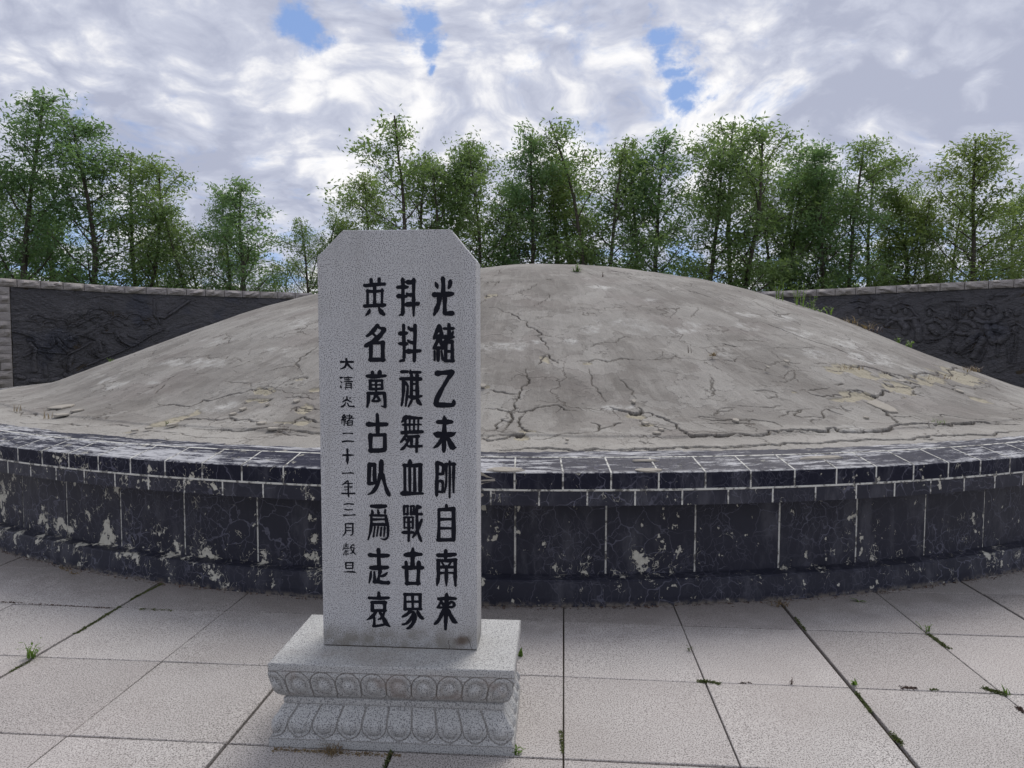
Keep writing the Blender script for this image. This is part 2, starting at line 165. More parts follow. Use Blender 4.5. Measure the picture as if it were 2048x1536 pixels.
# ------------------------------------------------------------------ surveyed shapes (metres / millimetres)
TEXT={"光":[[474.5,1425.1,13.1,476.4,1399.7,14.3,475.6,1368.2,13.1],[446.8,1409.5,7.2,451.7,1397.3,12.0,455.2,1387.6,6.7],[502.7,1414.2,11.9,501.5,1399.6,14.3,495.8,1386.3,6.0],[441.0,1363.4,16.8,476.8,1363.8,15.5,511.3,1366.9,14.3],[462.0,1358.5,14.8,459.4,1334.2,14.8,450.7,1309.8,14.4,440.8,1287.9,9.6],[481.7,1358.4,13.1,481.6,1319.6,13.2,482.1,1294.0,14.4],[482.0,1293.3,14.8,511.1,1294.0,15.5]],"緒":[[459.2,1248.9,12.0,451.7,1226.9,12.0,440.5,1202.4,10.8],[461.7,1246.5,13.2,467.8,1222.0,12.0,472.7,1204.9,10.8],[440.5,1200.0,9.6,459.1,1212.2,7.2,469.0,1202.5,12.0],[459.1,1204.9,14.4,450.4,1182.9,12.0,439.1,1162.0,8.4],[459.1,1204.9,14.4,468.9,1180.5,12.0,473.8,1163.3,10.8],[437.9,1160.8,7.2,456.5,1164.5,10.8,475.1,1162.1,9.6],[442.8,1152.2,7.2,442.7,1117.8,8.4],[456.5,1160.8,10.8,455.9,1116.7,12.0],[468.9,1153.5,6.7,473.7,1119.2,8.4],[497.5,1252.6,12.0,498.2,1212.3,10.8],[477.7,1236.7,9.6,514.8,1237.3,9.6],[473.9,1204.9,9.6,496.2,1205.0,16.8,516.4,1205.5,7.2],[513.5,1225.8,6.0,503.6,1207.5,12.0,486.3,1190.3,13.2,476.3,1180.5,10.8],[485.0,1187.9,12.0,484.9,1114.4,11.0],[509.7,1190.4,11.0,510.4,1114.5,11.0],[485.0,1186.6,13.2,511.0,1187.9,12.0],[484.9,1151.1,8.4,510.9,1151.7,8.4],[481.1,1115.6,10.8,514.6,1115.7,10.8]],"乙":[[451.3,1067.7,18.1,473.6,1070.3,14.4,509.5,1072.5,18.0],[509.5,1070.5,16.8,493.4,1048.3,12.0,468.5,1006.2,14.5,451.0,971.5,16.9,447.2,951.7,18.1],[447.2,949.2,18.1,478.3,948.2,15.7,511.8,949.8,14.4,514.8,965.9,8.4]],"未":[[478.2,906.2,7.2,480.1,895.0,13.3,479.4,877.7,13.3,478.5,838.0,14.5,477.9,803.1,14.5,476.6,770.8,10.9],[453.2,883.6,14.5,480.6,883.9,15.7,509.2,885.0,12.1],[441.8,838.7,12.1,453.1,835.2,19.4,480.5,836.7,16.9,507.9,837.1,14.5,522.8,844.7,4.8],[478.0,833.0,21.8,468.0,815.4,14.5,452.9,795.3,10.9,439.2,785.2,7.3],[483.0,833.0,21.7,495.4,815.8,14.5,510.3,788.7,18.1,522.8,787.6,6.0]],"帥":[[450.7,728.6,12.1,450.6,682.3,12.1,449.5,644.7,12.2,448.6,602.1,12.2],[451.5,727.4,14.6,467.7,722.6,12.1,474.0,712.7,10.9,473.1,685.2,9.7],[452.6,684.4,8.5,475.2,685.2,9.7],[456.3,657.4,8.5,470.1,655.1,10.9,472.5,637.6,8.5,471.2,615.0,9.7],[452.4,617.2,9.7,471.2,615.0,7.3],[485.2,722.9,10.9,486.4,682.9,7.8,485.1,645.4,7.3,479.5,612.7,4.9],[482.7,721.6,10.9,500.2,723.1,10.9,518.9,723.4,10.9],[499.0,734.3,8.5,499.6,683.2,8.5,498.7,594.2,6.8],[515.2,725.9,9.7,513.9,670.9,9.2,513.8,614.6,7.3]],"自":[[486.1,566.3,8.5,486.1,552.5,14.6],[457.2,546.9,12.2,512.4,550.5,14.6],[457.3,549.4,8.5,457.1,481.4,10.2,455.7,428.2,12.2],[513.7,553.1,14.6,514.1,482.6,13.4,513.5,429.6,13.4],[457.1,509.6,9.8,509.9,511.5,9.7],[457.0,475.0,9.3,509.8,476.2,8.5],[451.9,429.4,11.0,514.7,432.2,13.4]],"南":[[483.2,389.5,12.2,483.2,374.3,14.6,481.9,354.0,8.5],[453.0,369.8,14.7,479.4,370.4,14.7,522.2,375.3,11.0],[450.4,350.6,9.8,484.4,349.5,12.2,523.4,353.8,11.0],[454.2,350.7,11.0,454.6,307.5,12.2,453.5,277.0,11.8,448.8,252.6,6.9],[519.7,354.9,12.2,520.1,309.3,11.7,519.5,278.8,11.0,521.5,252.1,7.8],[466.8,344.7,6.1,478.1,328.5,7.3],[505.8,347.0,7.3,494.5,331.5,7.3],[456.6,324.1,9.8,517.1,325.7,9.3],[459.1,300.0,9.8,484.3,303.3,7.3,514.5,302.8,6.8],[485.6,328.7,11.0,485.5,277.9,11.0,485.5,251.1,4.4]],"來":[[486.7,219.3,12.2,486.1,201.4,14.7,485.3,163.0,14.7,482.6,111.7,12.3,481.8,80.9,10.3],[452.5,203.0,6.1,458.8,199.3,12.3,489.1,202.8,12.2,522.0,202.4,11.0],[462.6,193.0,8.6,471.4,180.5,11.0,480.2,168.0,9.8],[463.8,190.5,7.4,456.2,172.4,7.4,449.1,165.8,6.1],[449.8,165.8,7.4,466.3,166.3,7.4,479.0,170.5,7.4],[491.6,176.0,7.4,501.7,187.8,8.6,511.8,186.8,9.8,515.6,176.7,9.8,506.8,168.8,8.6,494.1,169.7,7.4],[479.0,162.8,14.7,466.2,136.8,12.3,453.5,113.4,12.3,439.5,100.1,7.4],[489.1,158.0,14.7,499.1,140.4,14.7,514.3,115.3,14.7,525.6,109.3,8.6]],"抖":[[321.3,1423.2,10.8,323.0,1407.4,13.2,322.7,1358.7,10.8,322.5,1319.6,12.1,321.6,1292.7,12.1],[321.5,1290.3,10.9,307.3,1286.6,4.8],[303.0,1391.6,12.1,321.6,1392.3,13.2,341.5,1392.2,9.6],[304.0,1358.7,14.5,321.4,1358.7,10.8,336.3,1357.4,9.6],[337.9,1411.0,13.2,354.0,1409.7,14.4,363.9,1413.3,14.4],[364.4,1420.6,12.0,363.8,1383.0,10.8,363.5,1334.2,10.8,363.3,1284.2,7.2],[336.4,1369.6,6.0,343.8,1363.5,12.0,363.7,1362.3,12.0],[332.4,1325.7,10.8,338.7,1326.9,14.5,363.5,1329.4,12.0,379.6,1329.4,12.0,385.8,1334.7,4.8]],"抖2":[[324.5,1249.9,12.1,324.8,1211.9,10.9,326.5,1162.8,10.9,325.6,1125.9,10.9],[325.0,1117.2,10.9,310.0,1113.5,8.5],[309.4,1218.0,13.3,336.8,1219.3,12.1],[306.7,1179.9,9.7,336.6,1178.8,12.1],[368.1,1248.8,14.5,368.4,1212.0,10.9,366.4,1162.9,11.6,364.9,1113.7,10.2],[343.2,1242.6,7.2,349.3,1234.0,12.1,365.5,1232.8,12.1],[339.2,1193.5,4.8,347.9,1186.2,10.9,362.8,1182.6,10.9],[338.9,1150.5,15.7,362.6,1151.1,13.3,388.8,1153.2,9.6]],"旗":[[314.4,1073.0,10.9,340.6,1073.9,9.2],[350.6,1079.4,6.1,348.1,1067.0,7.3],[348.1,1071.9,8.5,389.3,1071.7,8.5],[311.7,1046.5,10.9,349.2,1046.8,13.3,390.4,1046.3,12.1],[322.9,1039.7,10.9,322.7,1000.1,10.9,318.7,962.9,8.5,314.8,944.2,6.8],[329.1,1033.5,9.7,339.1,1017.5,8.5,335.9,980.4,9.2,331.1,943.1,7.3],[354.3,1063.4,9.7,354.1,1025.1,10.9,352.6,980.5,9.7],[375.5,1063.5,10.9,375.3,1025.2,12.1,376.4,980.7,11.6],[354.1,1027.5,6.8,376.6,1027.7,6.8],[354.0,1002.8,6.8,376.5,1003.0,6.8],[341.4,980.4,8.5,361.4,975.6,13.3,392.6,982.1,8.5],[355.1,968.1,7.3,348.7,953.2,8.5,341.2,940.7,4.9],[375.1,970.8,10.9,381.3,958.5,13.3,390.0,948.6,8.5]],"舞":[[332.2,904.6,12.2,325.8,893.4,14.6,314.5,880.8,4.9],[330.9,900.9,12.2,361.0,898.2,10.9,392.3,897.8,8.5],[319.4,871.4,8.5,360.9,872.6,6.8,390.9,872.9,5.3],[328.9,893.4,10.2,330.6,848.6,9.3],[345.9,893.6,6.8,346.2,848.8,6.8],[363.5,893.8,7.3,362.0,849.0,7.3],[379.7,893.9,6.8,378.3,849.2,6.8],[315.5,840.9,12.2,355.7,843.9,12.2,395.8,845.6,10.2],[333.1,836.1,9.7,322.9,818.5,9.8,310.2,803.4,6.1],[335.5,826.2,8.5,380.7,828.0,10.9],[345.6,826.3,11.7,335.4,801.2,9.3,320.2,781.0,9.3,310.1,775.9,5.4],[325.4,821.1,6.8,339.2,806.3,6.8],[353.1,823.9,9.3,352.9,791.5,8.8],[335.3,795.0,7.3,345.4,788.9,8.5,393.1,790.8,8.5],[374.4,829.2,9.7,372.4,769.3,10.2]],"血":[[346.3,733.3,14.6,346.3,720.7,14.6],[322.3,716.6,12.2,352.5,714.6,12.2,390.2,718.9,13.4],[326.1,715.4,11.0,326.3,614.9,10.3],[345.0,713.2,9.8,345.7,615.2,9.3],[363.8,713.5,9.8,364.6,615.6,10.3],[386.5,718.9,12.7,385.3,616.0,12.7],[314.1,607.1,15.9,334.3,607.5,13.5,396.1,608.6,8.5]],"戰":[[322.7,559.3,8.6,322.5,525.2,8.6],[336.6,559.6,7.4,335.9,525.5,8.6],[321.4,558.1,7.4,339.1,558.4,7.4],[321.2,527.0,6.9,338.9,528.1,7.4],[349.2,558.6,7.8,349.5,525.8,7.8],[360.6,558.8,7.3,361.2,527.3,8.6],[346.7,558.6,6.9,361.8,558.9,7.3],[346.5,527.5,6.9,365.5,528.6,6.9],[323.7,515.1,6.9,322.9,472.1,6.4],[356.6,515.8,6.9,355.8,472.8,7.4],[321.2,514.3,6.9,359.1,515.9,6.9],[322.3,496.1,4.9,356.5,497.4,5.4],[322.2,473.8,4.9,357.6,475.4,5.4],[340.1,514.2,9.3,340.6,458.5,9.3,339.6,423.0,8.6],[314.5,455.4,6.1,323.4,456.1,12.3,358.8,456.9,7.9],[373.2,560.3,10.3,371.8,530.0,8.6,372.9,492.2,11.0,374.0,464.3,10.3,381.5,441.7,9.8,389.0,422.9,7.8],[376.9,555.4,17.1,387.0,555.6,9.3],[374.3,527.6,8.8,390.7,529.2,10.3],[391.9,509.0,7.8,381.7,484.8,11.0,368.9,456.6,10.3,354.9,437.3,5.4]],"世":[[356.0,394.0,9.8,355.4,376.2,16.0,354.5,350.8,14.8,354.3,320.2,14.8],[325.4,367.8,14.8,355.8,371.1,16.0,388.8,372.0,12.3],[329.0,341.2,9.9,330.2,319.6,12.3,331.3,286.4,12.3,332.4,253.2,11.8],[378.5,341.2,14.7,377.9,313.2,13.5,375.7,274.8,11.8,375.1,254.4,12.3],[316.2,320.5,9.9,332.7,318.3,14.8,358.1,319.0,12.3,393.6,319.9,12.3],[328.6,256.9,11.4,380.7,258.4,12.3]],"界":[[324.5,213.3,9.9,324.2,154.3,10.9],[383.0,215.0,11.1,383.3,157.4,11.1],[353.8,215.4,9.4,354.3,156.5,8.6],[321.5,213.2,10.4,386.8,215.1,10.3],[323.1,184.3,8.4,385.4,186.6,8.4],[321.1,155.5,9.4,387.9,158.0,9.9],[344.5,148.5,13.6,331.7,135.2,11.1,312.5,124.3,6.4],[372.6,148.1,9.9,382.6,129.1,12.8,392.8,120.4,11.1],[352.2,143.6,8.9,357.2,141.2,11.1,344.4,115.1,10.4,329.0,99.1,9.4,313.6,94.8,6.2],[359.8,141.2,11.1,363.5,125.9,12.3,354.5,99.9,12.4,341.7,84.1,10.4,331.4,78.6,7.4]],"英":[[201.2,1421.1,12.1,201.9,1407.7,12.1],[232.5,1423.5,10.9,231.8,1407.6,12.1],[174.8,1401.7,7.3,179.8,1398.0,12.1,214.8,1401.6,10.9,253.5,1403.9,11.6],[214.8,1397.9,10.9,214.5,1358.8,10.9,214.2,1324.6,10.9],[185.9,1377.2,11.6,214.6,1375.9,9.2,247.1,1379.5,8.7],[187.7,1380.9,9.2,187.2,1329.5,9.7],[243.4,1383.2,9.2,242.2,1329.4,8.7],[175.3,1320.9,11.7,214.2,1323.3,12.1,254.2,1325.0,10.9],[195.3,1308.6,7.3,191.4,1297.6,10.9,180.0,1285.3,5.4],[230.4,1314.8,7.8,239.0,1300.1,14.1,250.2,1289.0,12.1]],"名":[[223.6,1249.8,11.7,210.9,1231.3,14.1,195.7,1216.5,11.7,183.1,1207.9,8.5],[223.6,1248.5,11.7,233.5,1238.7,9.7,251.0,1235.1,12.1],[251.0,1233.8,14.1,235.8,1211.7,15.8,213.1,1191.9,15.1,192.9,1179.5,13.4,176.5,1169.6,11.7],[205.8,1219.0,8.5,215.7,1209.2,8.8],[199.1,1174.6,11.7,197.4,1115.4,12.7],[244.4,1184.6,14.1,243.9,1115.6,14.1],[203.0,1180.8,10.2,248.1,1183.4,11.7],[193.6,1118.3,12.7,250.1,1118.6,12.6]],"萬":[[203.3,1071.1,11.7,203.9,1058.7,12.2],[231.7,1072.5,14.1,230.9,1058.8,14.1],[183.0,1056.1,13.4,219.5,1055.1,13.4,254.2,1057.8,10.2],[194.7,1038.8,10.3,194.9,1006.5,10.3],[240.8,1040.3,8.5,240.5,1009.3,9.3],[217.4,1038.9,7.8,217.0,989.3,7.8],[192.2,1038.7,9.3,242.0,1039.1,9.3],[194.1,1022.6,6.4,240.6,1023.0,6.3],[192.7,1006.5,9.3,243.0,1008.1,8.8],[185.0,990.3,11.7,216.5,990.5,11.0,251.7,992.1,9.3],[187.5,991.5,11.7,187.2,961.7,11.0,182.0,937.9,7.8],[249.2,992.0,10.2,251.5,962.2,11.2,251.8,939.9,10.3],[251.3,938.6,7.8,236.2,942.2,3.4],[216.4,986.8,10.3,210.0,971.8,8.3,203.6,963.1,6.9],[218.9,984.3,9.3,226.4,972.0,8.3,233.9,963.3,5.4],[202.4,960.6,7.8,218.8,960.7,7.8,233.9,963.3,6.4]],"古":[[220.9,909.7,11.7,221.9,874.7,13.5,222.3,832.3,11.8],[183.9,871.8,15.9,220.6,871.0,13.5,258.4,872.7,12.7],[193.7,831.9,14.2,194.0,774.3,12.8],[249.8,833.9,12.7,249.4,775.0,12.7],[189.9,829.9,11.3,251.8,832.1,11.7],[193.2,771.7,16.7,222.3,770.9,15.2,250.1,775.0,13.5]],"以":[[188.9,718.3,12.3,187.3,678.0,13.8,185.7,642.6,12.8],[209.2,718.6,12.8,208.4,678.3,12.8,209.9,645.6,11.3],[187.6,715.8,14.3,210.4,716.1,13.8],[185.2,642.6,11.3,209.9,645.6,11.3],[235.9,730.3,16.7,234.4,703.9,15.2,234.2,678.8,17.2],[231.7,681.2,14.3,221.3,643.3,12.8,203.2,612.6,11.8,182.8,600.9,5.4],[239.3,681.4,11.8,246.7,648.7,11.8,256.6,616.1,11.8,265.3,599.9,13.3]],"爲":[[193.9,555.5,11.9,223.1,554.8,14.3,253.1,556.7,11.3],[197.5,539.1,7.4,199.5,527.8,10.4],[220.5,540.9,7.4,222.9,529.5,10.4],[249.2,542.7,7.9,248.3,530.0,7.9],[189.7,519.9,8.7,222.8,519.9,8.4,252.8,520.0,9.4],[194.8,518.8,9.4,194.5,485.8,9.9,190.5,455.2,8.9,181.3,424.4,5.0],[250.8,521.2,9.4,254.4,497.2,11.3,259.4,477.0,9.4,259.1,438.9,7.9],[257.8,435.8,7.9,247.6,427.2,6.4,231.0,429.4,3.5],[194.7,503.6,8.2,253.2,506.1,6.9],[194.5,484.5,11.4,222.6,485.1,10.4,255.6,484.6,9.4],[208.5,475.9,6.9,202.3,436.3,6.9],[221.2,476.2,6.9,215.8,439.2,5.9],[233.9,473.9,7.4,230.4,440.8,6.4],[246.7,474.2,7.9,243.8,438.6,5.9]],"志":[[221.3,386.9,12.9,222.1,360.2,12.4,223.3,321.9,12.9],[185.8,364.4,13.6,221.6,362.7,13.4,259.9,364.2,12.8],[190.5,314.6,14.9,221.2,315.4,15.4,257.0,317.6,13.9],[191.7,300.6,6.2,188.9,274.9,9.4,183.6,254.2,5.0],[204.5,299.6,7.9,205.5,270.2,9.9,206.7,260.0,11.4],[227.5,302.8,13.9,223.5,286.1,8.7,219.6,268.0,9.9],[231.2,282.4,9.4,244.0,286.6,9.4,255.6,297.2,5.9],[204.1,259.9,13.7,220.8,260.4,12.9,241.2,257.1,11.9,260.4,257.6,13.9]],"哀":[[221.2,218.0,10.4,221.6,198.8,14.4],[181.8,195.5,10.5,220.3,194.9,10.9,260.7,197.8,10.4],[195.8,180.0,11.4,195.5,145.2,12.0],[244.5,181.4,11.4,244.2,146.7,11.9],[191.9,177.8,11.5,248.3,179.5,11.4],[194.2,145.9,10.5,248.1,147.6,10.4],[209.6,141.8,11.9,196.6,123.3,12.0,174.6,108.4,5.0],[203.0,118.3,9.0,202.7,87.3,9.5],[198.8,84.6,10.5,219.4,86.6,8.0,245.1,92.6,8.0],[242.9,140.2,7.5,232.5,119.3,9.0,218.3,111.1,5.0],[225.0,139.7,9.0,237.6,119.4,11.9,250.3,96.6,13.9,263.5,85.4,6.5]],"大":[[102.0,1122.7,6.0,104.0,1109.7,8.2,98.5,1092.3,6.5,88.7,1085.3,5.5,79.8,1082.7,3.1],[81.0,1109.6,7.2,104.9,1109.7,6.5,130.5,1109.5,6.2],[105.7,1104.5,7.2,115.3,1092.4,6.5,125.9,1083.0,5.5]],"清":[[78.6,1049.1,6.0,88.3,1050.2,4.8],[80.2,1035.7,3.4,83.7,1030.5,4.8],[80.0,1017.4,4.8,80.8,1011.3,4.8,85.3,1014.8,2.1],[93.6,1048.8,4.1,125.5,1049.9,3.8],[96.2,1041.0,3.8,116.6,1042.0,3.1],[94.4,1034.0,3.4,127.1,1034.8,3.8],[109.3,1054.2,3.4,109.1,1034.2,3.1],[100.5,1028.0,3.8,100.3,1012.3,3.4,97.6,1003.6,2.6],[120.9,1028.1,4.3,121.2,1007.2,3.8],[100.5,1027.1,3.4,122.6,1027.3,3.8],[101.3,1020.2,2.4,119.9,1020.3,2.4],[101.2,1012.0,3.1,119.8,1012.5,2.7]],"光2":[[103.5,977.5,4.3,103.7,967.0,6.5,96.2,961.7,5.5,86.4,956.3,3.4],[104.3,966.1,6.5,112.2,960.1,4.5,121.9,956.7,2.6],[91.0,973.9,2.6,88.3,966.0,2.1],[116.8,973.2,4.3,115.3,968.8,4.3],[98.8,954.7,3.4,92.5,943.3,5.5,80.0,937.0,4.5],[105.9,952.2,4.1,111.1,941.7,4.8,122.6,938.9,4.3,130.6,939.6,6.5]],"緒2":[[92.1,907.1,5.5,84.0,898.3,3.8],[92.1,906.3,4.8,99.1,896.7,3.8],[84.8,895.7,3.1,93.8,899.3,3.5],[97.3,899.3,4.8,88.4,892.2,4.1,80.3,886.9,3.5],[81.2,886.0,3.5,99.0,889.7,3.4],[83.8,882.5,3.1,82.8,872.9,3.1],[92.2,887.9,4.3,92.0,866.8,4.3],[97.2,885.3,2.6,99.7,873.1,3.1],[113.4,909.1,3.4,113.3,894.2,3.1],[101.8,902.9,3.4,124.0,903.1,3.1],[99.1,894.4,3.1,131.0,894.8,3.1],[124.0,901.4,3.1,113.2,890.7,4.1,103.4,881.9,3.4],[106.1,883.6,4.1,105.5,866.1,3.8],[124.7,884.7,3.8,123.7,868.1,3.8],[106.1,884.0,3.1,125.6,884.7,3.4],[107.8,876.6,2.8,122.9,876.8,2.4],[105.9,867.0,3.8,123.7,868.9,3.8]],"二":[[86.9,835.2,4.8,105.6,836.6,3.1,125.1,835.6,4.8],[83.8,803.1,6.2,105.2,806.4,4.8,128.4,804.9,4.8]],"十":[[103.1,774.3,7.3,103.8,750.0,6.9,103.0,732.4,9.0,103.4,718.3,4.8],[85.0,751.5,5.9,103.8,752.1,6.6,127.0,752.1,4.5]],"一":[[82.5,681.2,4.5,103.9,682.4,3.8,116.4,683.2,5.2,127.1,681.9,4.5]],"年":[[102.7,652.5,4.9,92.8,644.4,4.9,82.9,636.2,3.5],[91.0,640.8,3.1,105.3,642.0,3.5,123.2,642.8,3.1],[105.4,652.6,4.3,105.5,625.1,5.2,105.3,603.8,6.1,106.9,588.8,3.1],[90.0,628.0,3.5,105.2,628.7,4.3,119.5,628.6,5.2],[88.0,616.8,2.1,103.3,617.6,2.4],[79.8,603.0,4.9,104.9,603.0,5.2,131.7,604.3,4.5]],"三":[[87.4,560.0,3.8,104.5,563.0,4.9,125.0,562.0,4.9],[89.0,541.3,3.5,104.2,539.0,4.5,121.3,541.1,3.1],[86.1,518.1,6.3,107.6,518.6,3.5,130.9,520.5,5.2]],"月":[[92.9,484.9,4.9,93.6,465.3,4.9,91.6,449.2,5.2,80.7,435.6,2.6],[121.6,485.6,4.9,121.4,462.4,5.6,120.3,444.5,4.9,112.2,439.9,3.1],[92.9,484.6,5.2,123.7,485.6,5.2],[97.2,469.9,3.5,116.1,470.3,3.5],[95.3,458.2,3.8,114.2,459.0,3.5]],"穀":[[94.2,409.0,4.2,94.1,393.8,3.5],[86.6,400.8,3.1,102.8,402.1,3.1],[83.8,393.0,2.8,104.5,395.0,2.4],[82.9,386.4,3.5,106.2,388.8,3.1],[82.9,386.4,2.8,81.0,380.1,2.4],[90.0,380.3,2.4,102.6,381.5,2.1],[88.1,374.9,2.4,102.5,376.1,2.4],[88.1,372.2,2.6,82.6,361.3,2.6],[93.9,377.7,3.1,93.7,361.6,4.2],[101.5,367.1,4.9,101.9,365.0,4.5],[117.1,400.6,3.8,122.6,403.5,4.2,126.1,400.0,3.5],[116.2,400.6,3.5,111.7,390.7,4.4],[111.7,391.6,3.5,126.0,391.9,3.1],[112.5,389.8,3.5,118.7,378.3,4.4,131.2,366.1,3.5],[126.0,391.0,3.8,122.3,376.6,4.4,111.4,367.4,2.6]],"旦":[[92.2,331.9,5.2,92.8,309.5,5.2],[120.0,332.6,5.2,119.8,311.1,4.9],[91.3,331.9,5.2,121.8,332.7,4.9],[94.7,320.7,2.4,116.3,321.8,3.1],[92.8,309.1,3.8,119.8,310.2,4.2],[83.7,294.9,2.1,101.7,296.2,4.2,116.1,296.6,5.9,130.5,294.7,3.5]]}
CRACKS=[[3,-187,7138,-150,7055,-75,7010,-1,6892,20,6819,85,6781,78,6693,148,6608,221,6482,177,6437,218,6334,240,6249,274,6155],[3,242,6060,200,5957,176,5844],[3,242,6060,275,5983,345,5870],[3,92,5782,76,5708,82,5614,104,5503,46,5450,27,5337,9,5254,-3,5130,-10,4937,-46,4790,-65,4631],[3,-202,5407,-107,5371,28,5326],[3,-234,5117,-195,5124,-115,5089,81,5059,149,5106,317,5151,359,5076,441,5068],[3,493,5910,609,5941,714,5968,806,5969,905,6027,1055,6025],[3,-8,4937,-39,4861,-88,4915,-129,4792,-132,4681],[3,81,5053,34,4937,57,4712,138,4646,209,4596],[3,-203,4666,-141,4681,-76,4631,40,4612],[3,1002,5036,884,4901,979,4792,1077,4684],[3,570,4673,653,4772,757,4864],[3,527,4866,590,4785,570,4673,541,4646],[3,1935,8298,2073,8243,2219,8135],[3,263,8286,367,8318],[3,1905,6619,1982,6599,2052,6578],[3,1796,6190,1928,6214,1971,6298],[3,1128,9249,1238,9085,1483,8990,1840,9055],[3,-366,7680,-294,7695,-233,7631],[2,1055,6025,1265,6094,1393,6146,1443,6157],[2,129,4490,242,4525,314,4581,413,4599,503,4620],[2,1631,5870,1596,5691,1543,5547,1526,5436],[2,1275,5041,1413,5048,1496,4993,1706,5052],[2,597,5795,603,5603,632,5454,682,5228],[2,826,5666,913,5434,915,5310],[2,-74,7641,-2,7782,133,7937,197,8120],[2,-370,7245,-244,7206,-187,7138],[2,-403,7337,-354,7470,-381,7682],[2,1408,6217,1371,6155,1418,6151],[2,1745,7176,1858,7415,1930,7567],[2,575,6248,699,6301,888,6366,954,6494,1071,6528],[2,-279,8048,-242,8325,-411,8233],[2,306,7690,240,7381,140,7204],[2,1447,5064,1514,5171,1633,5236],[5,-202,4525,-154,4455,-103,4472,-44,4507,41,4577,76,4629],[5,694,5154,767,5096,844,5057,920,5073,909,5161],[5,922,5086,1002,5036,1062,4993,1096,4918,1120,4803,1142,4690,1172,4584,1277,4612,1395,4621,1586,4665],[5,-93,4229,103,4257,268,4259,515,4265,632,4226,763,4274,931,4288,1139,4325,1489,4354],[6,1506,4630,1680,4678,1744,4772,1846,4785,1947,4820,2052,4836,2267,4923,2255,4843,2403,4852,2606,4924,2803,5106,2938,5162,3049,5211,3125,5178,3329,5279,3666,5422,3971,5447],[5,1159,4290,1484,4388,1691,4408,2044,4526,2596,4689,2816,4794,2904,4833,3243,4948,3827,5213],[5,2722,6425,2886,6429,3260,6563,3385,6481,3639,6536,3957,6833,4363,7113,4997,7945],[5,2778,5860,2881,5880,2993,5806,3089,5889,3232,5996],[5,2828,5669,2876,5593,2907,5451,2844,5164],[5,3301,6585,3451,6465,3524,6349,3695,6394],[3,2741,6363,2864,6311,2980,6311],[3,3223,6244,3289,6148,3443,6225,3703,6381],[3,2377,5744,2422,5676,2582,5686,2728,5750,2799,5849],[3,1932,5091,2068,5273,2186,5330,2083,5185,2121,5161,2303,5201,2391,5383],[3,1336,5027,1497,4988,1718,5037,1748,5024,1833,5004,1886,4898],[3,2565,7465,2731,7358,2893,7168,3077,7059,3228,6963,3271,6865],[3,4326,8593,4764,8966],[3,3264,5460,3406,5575,3544,5548,3726,5553,3819,5464],[3,4505,6822,4616,6636,4546,6220],[3,4679,7219,4986,7300,4946,7118],[3,2874,5386,3083,5428,3112,5324],[3,2759,8502,2819,8223,2960,7990,3353,8337],[3,3455,6247,3471,6093,3556,6068],[3,3870,6678,3961,6570,4200,6612],[3,4162,6779,4175,6672,4338,6784],[3,2704,5972,2739,5957,2796,5994],[3,2412,5404,2445,5336,2489,5297],[3,2570,5524,2560,5431,2601,5410],[2,1608,5787,1585,5646,1523,5453],[2,1667,5301,1799,5301,2005,5371,2064,5399],[2,1447,5057,1538,5225,1654,5258],[2,2069,6258,2270,6260,2413,6383,2597,6405],[2,2136,5866,2292,5929,2389,6007],[2,2110,6735,2305,6816,2381,6812],[2,1632,4630,1646,4482,1670,4406],[2,1978,5551,1987,5501,2080,5551,2086,5605],[2,2442,6223,2403,6043,2382,5915],[3,-3889,5929,-3959,6119,-3932,6197],[3,-3729,5610,-3652,5688,-3634,5899],[3,-3345,6331,-3245,6276,-3212,6381,-3159,6511],[3,-3118,6073,-3124,6180,-3144,6275],[3,-2949,5785,-2760,5695,-2644,5618,-2599,5603,-2548,5718,-2463,5671,-2356,5727,-2240,5732,-2191,5773,-2104,5787,-1909,5684],[3,-1897,6049,-1954,6204,-1951,6308,-1861,6542],[3,-1896,5880,-1792,5892,-1738,5847],[3,-1918,5785,-1840,5790],[3,-2158,5526,-2092,5553,-1990,5552,-1917,5560],[3,-4455,6209,-4284,6107,-3941,5809],[3,-1687,5252,-1662,5323,-1535,5266,-1462,5223],[3,-4456,7859,-4408,7870,-4314,7894],[4,-2569,5285,-2407,5249,-2287,5221,-2186,5155,-2112,5204,-2045,5128,-1909,5080,-1784,4995],[4,-1646,4931,-1569,5003,-1528,5091,-1377,4937],[4,-2292,4981,-1873,4821,-1718,4849,-1303,4691],[2,-3615,7149,-3482,7144,-3026,6918,-2770,6683],[2,-2970,5675,-2880,5702,-2807,5712],[2,-2574,6318,-2468,6377,-2432,6436],[2,-2185,6119,-2067,6141,-1927,6143],[2,-3965,5584,-3600,5419,-3085,5180],[2,-2815,4920,-2593,4927,-2154,4715,-1793,4625],[2,-2493,6020,-2323,5939,-2195,5818],[2,-4647,8437,-4011,7759],[2,-2856,6814,-2540,6487],[2,-1847,5540,-1718,5533,-1550,5438]]
EARTH=[[233,5945,45,72],[-230,5461,36,40],[891,5013,68,69],[50,4525,39,43],[570,5881,45,30],[88,4662,44,30],[927,4819,75,56],[-321,7672,59,68],[2918,6336,186,119],[3141,6406,247,110],[3337,6385,162,93],[2835,5782,122,99],[3327,6087,191,101],[4583,7228,440,196],[3994,6760,371,89],[2621,5655,96,34],[3411,6273,90,70],[4276,6421,116,99],[2271,5690,38,30],[3316,6258,65,48],[-2073,5706,92,86],[-2569,5237,62,224],[-1576,5245,65,97],[-1806,5852,69,32],[-1542,4958,107,45],[-1601,5612,56,30],[-2047,5568,88,33]]
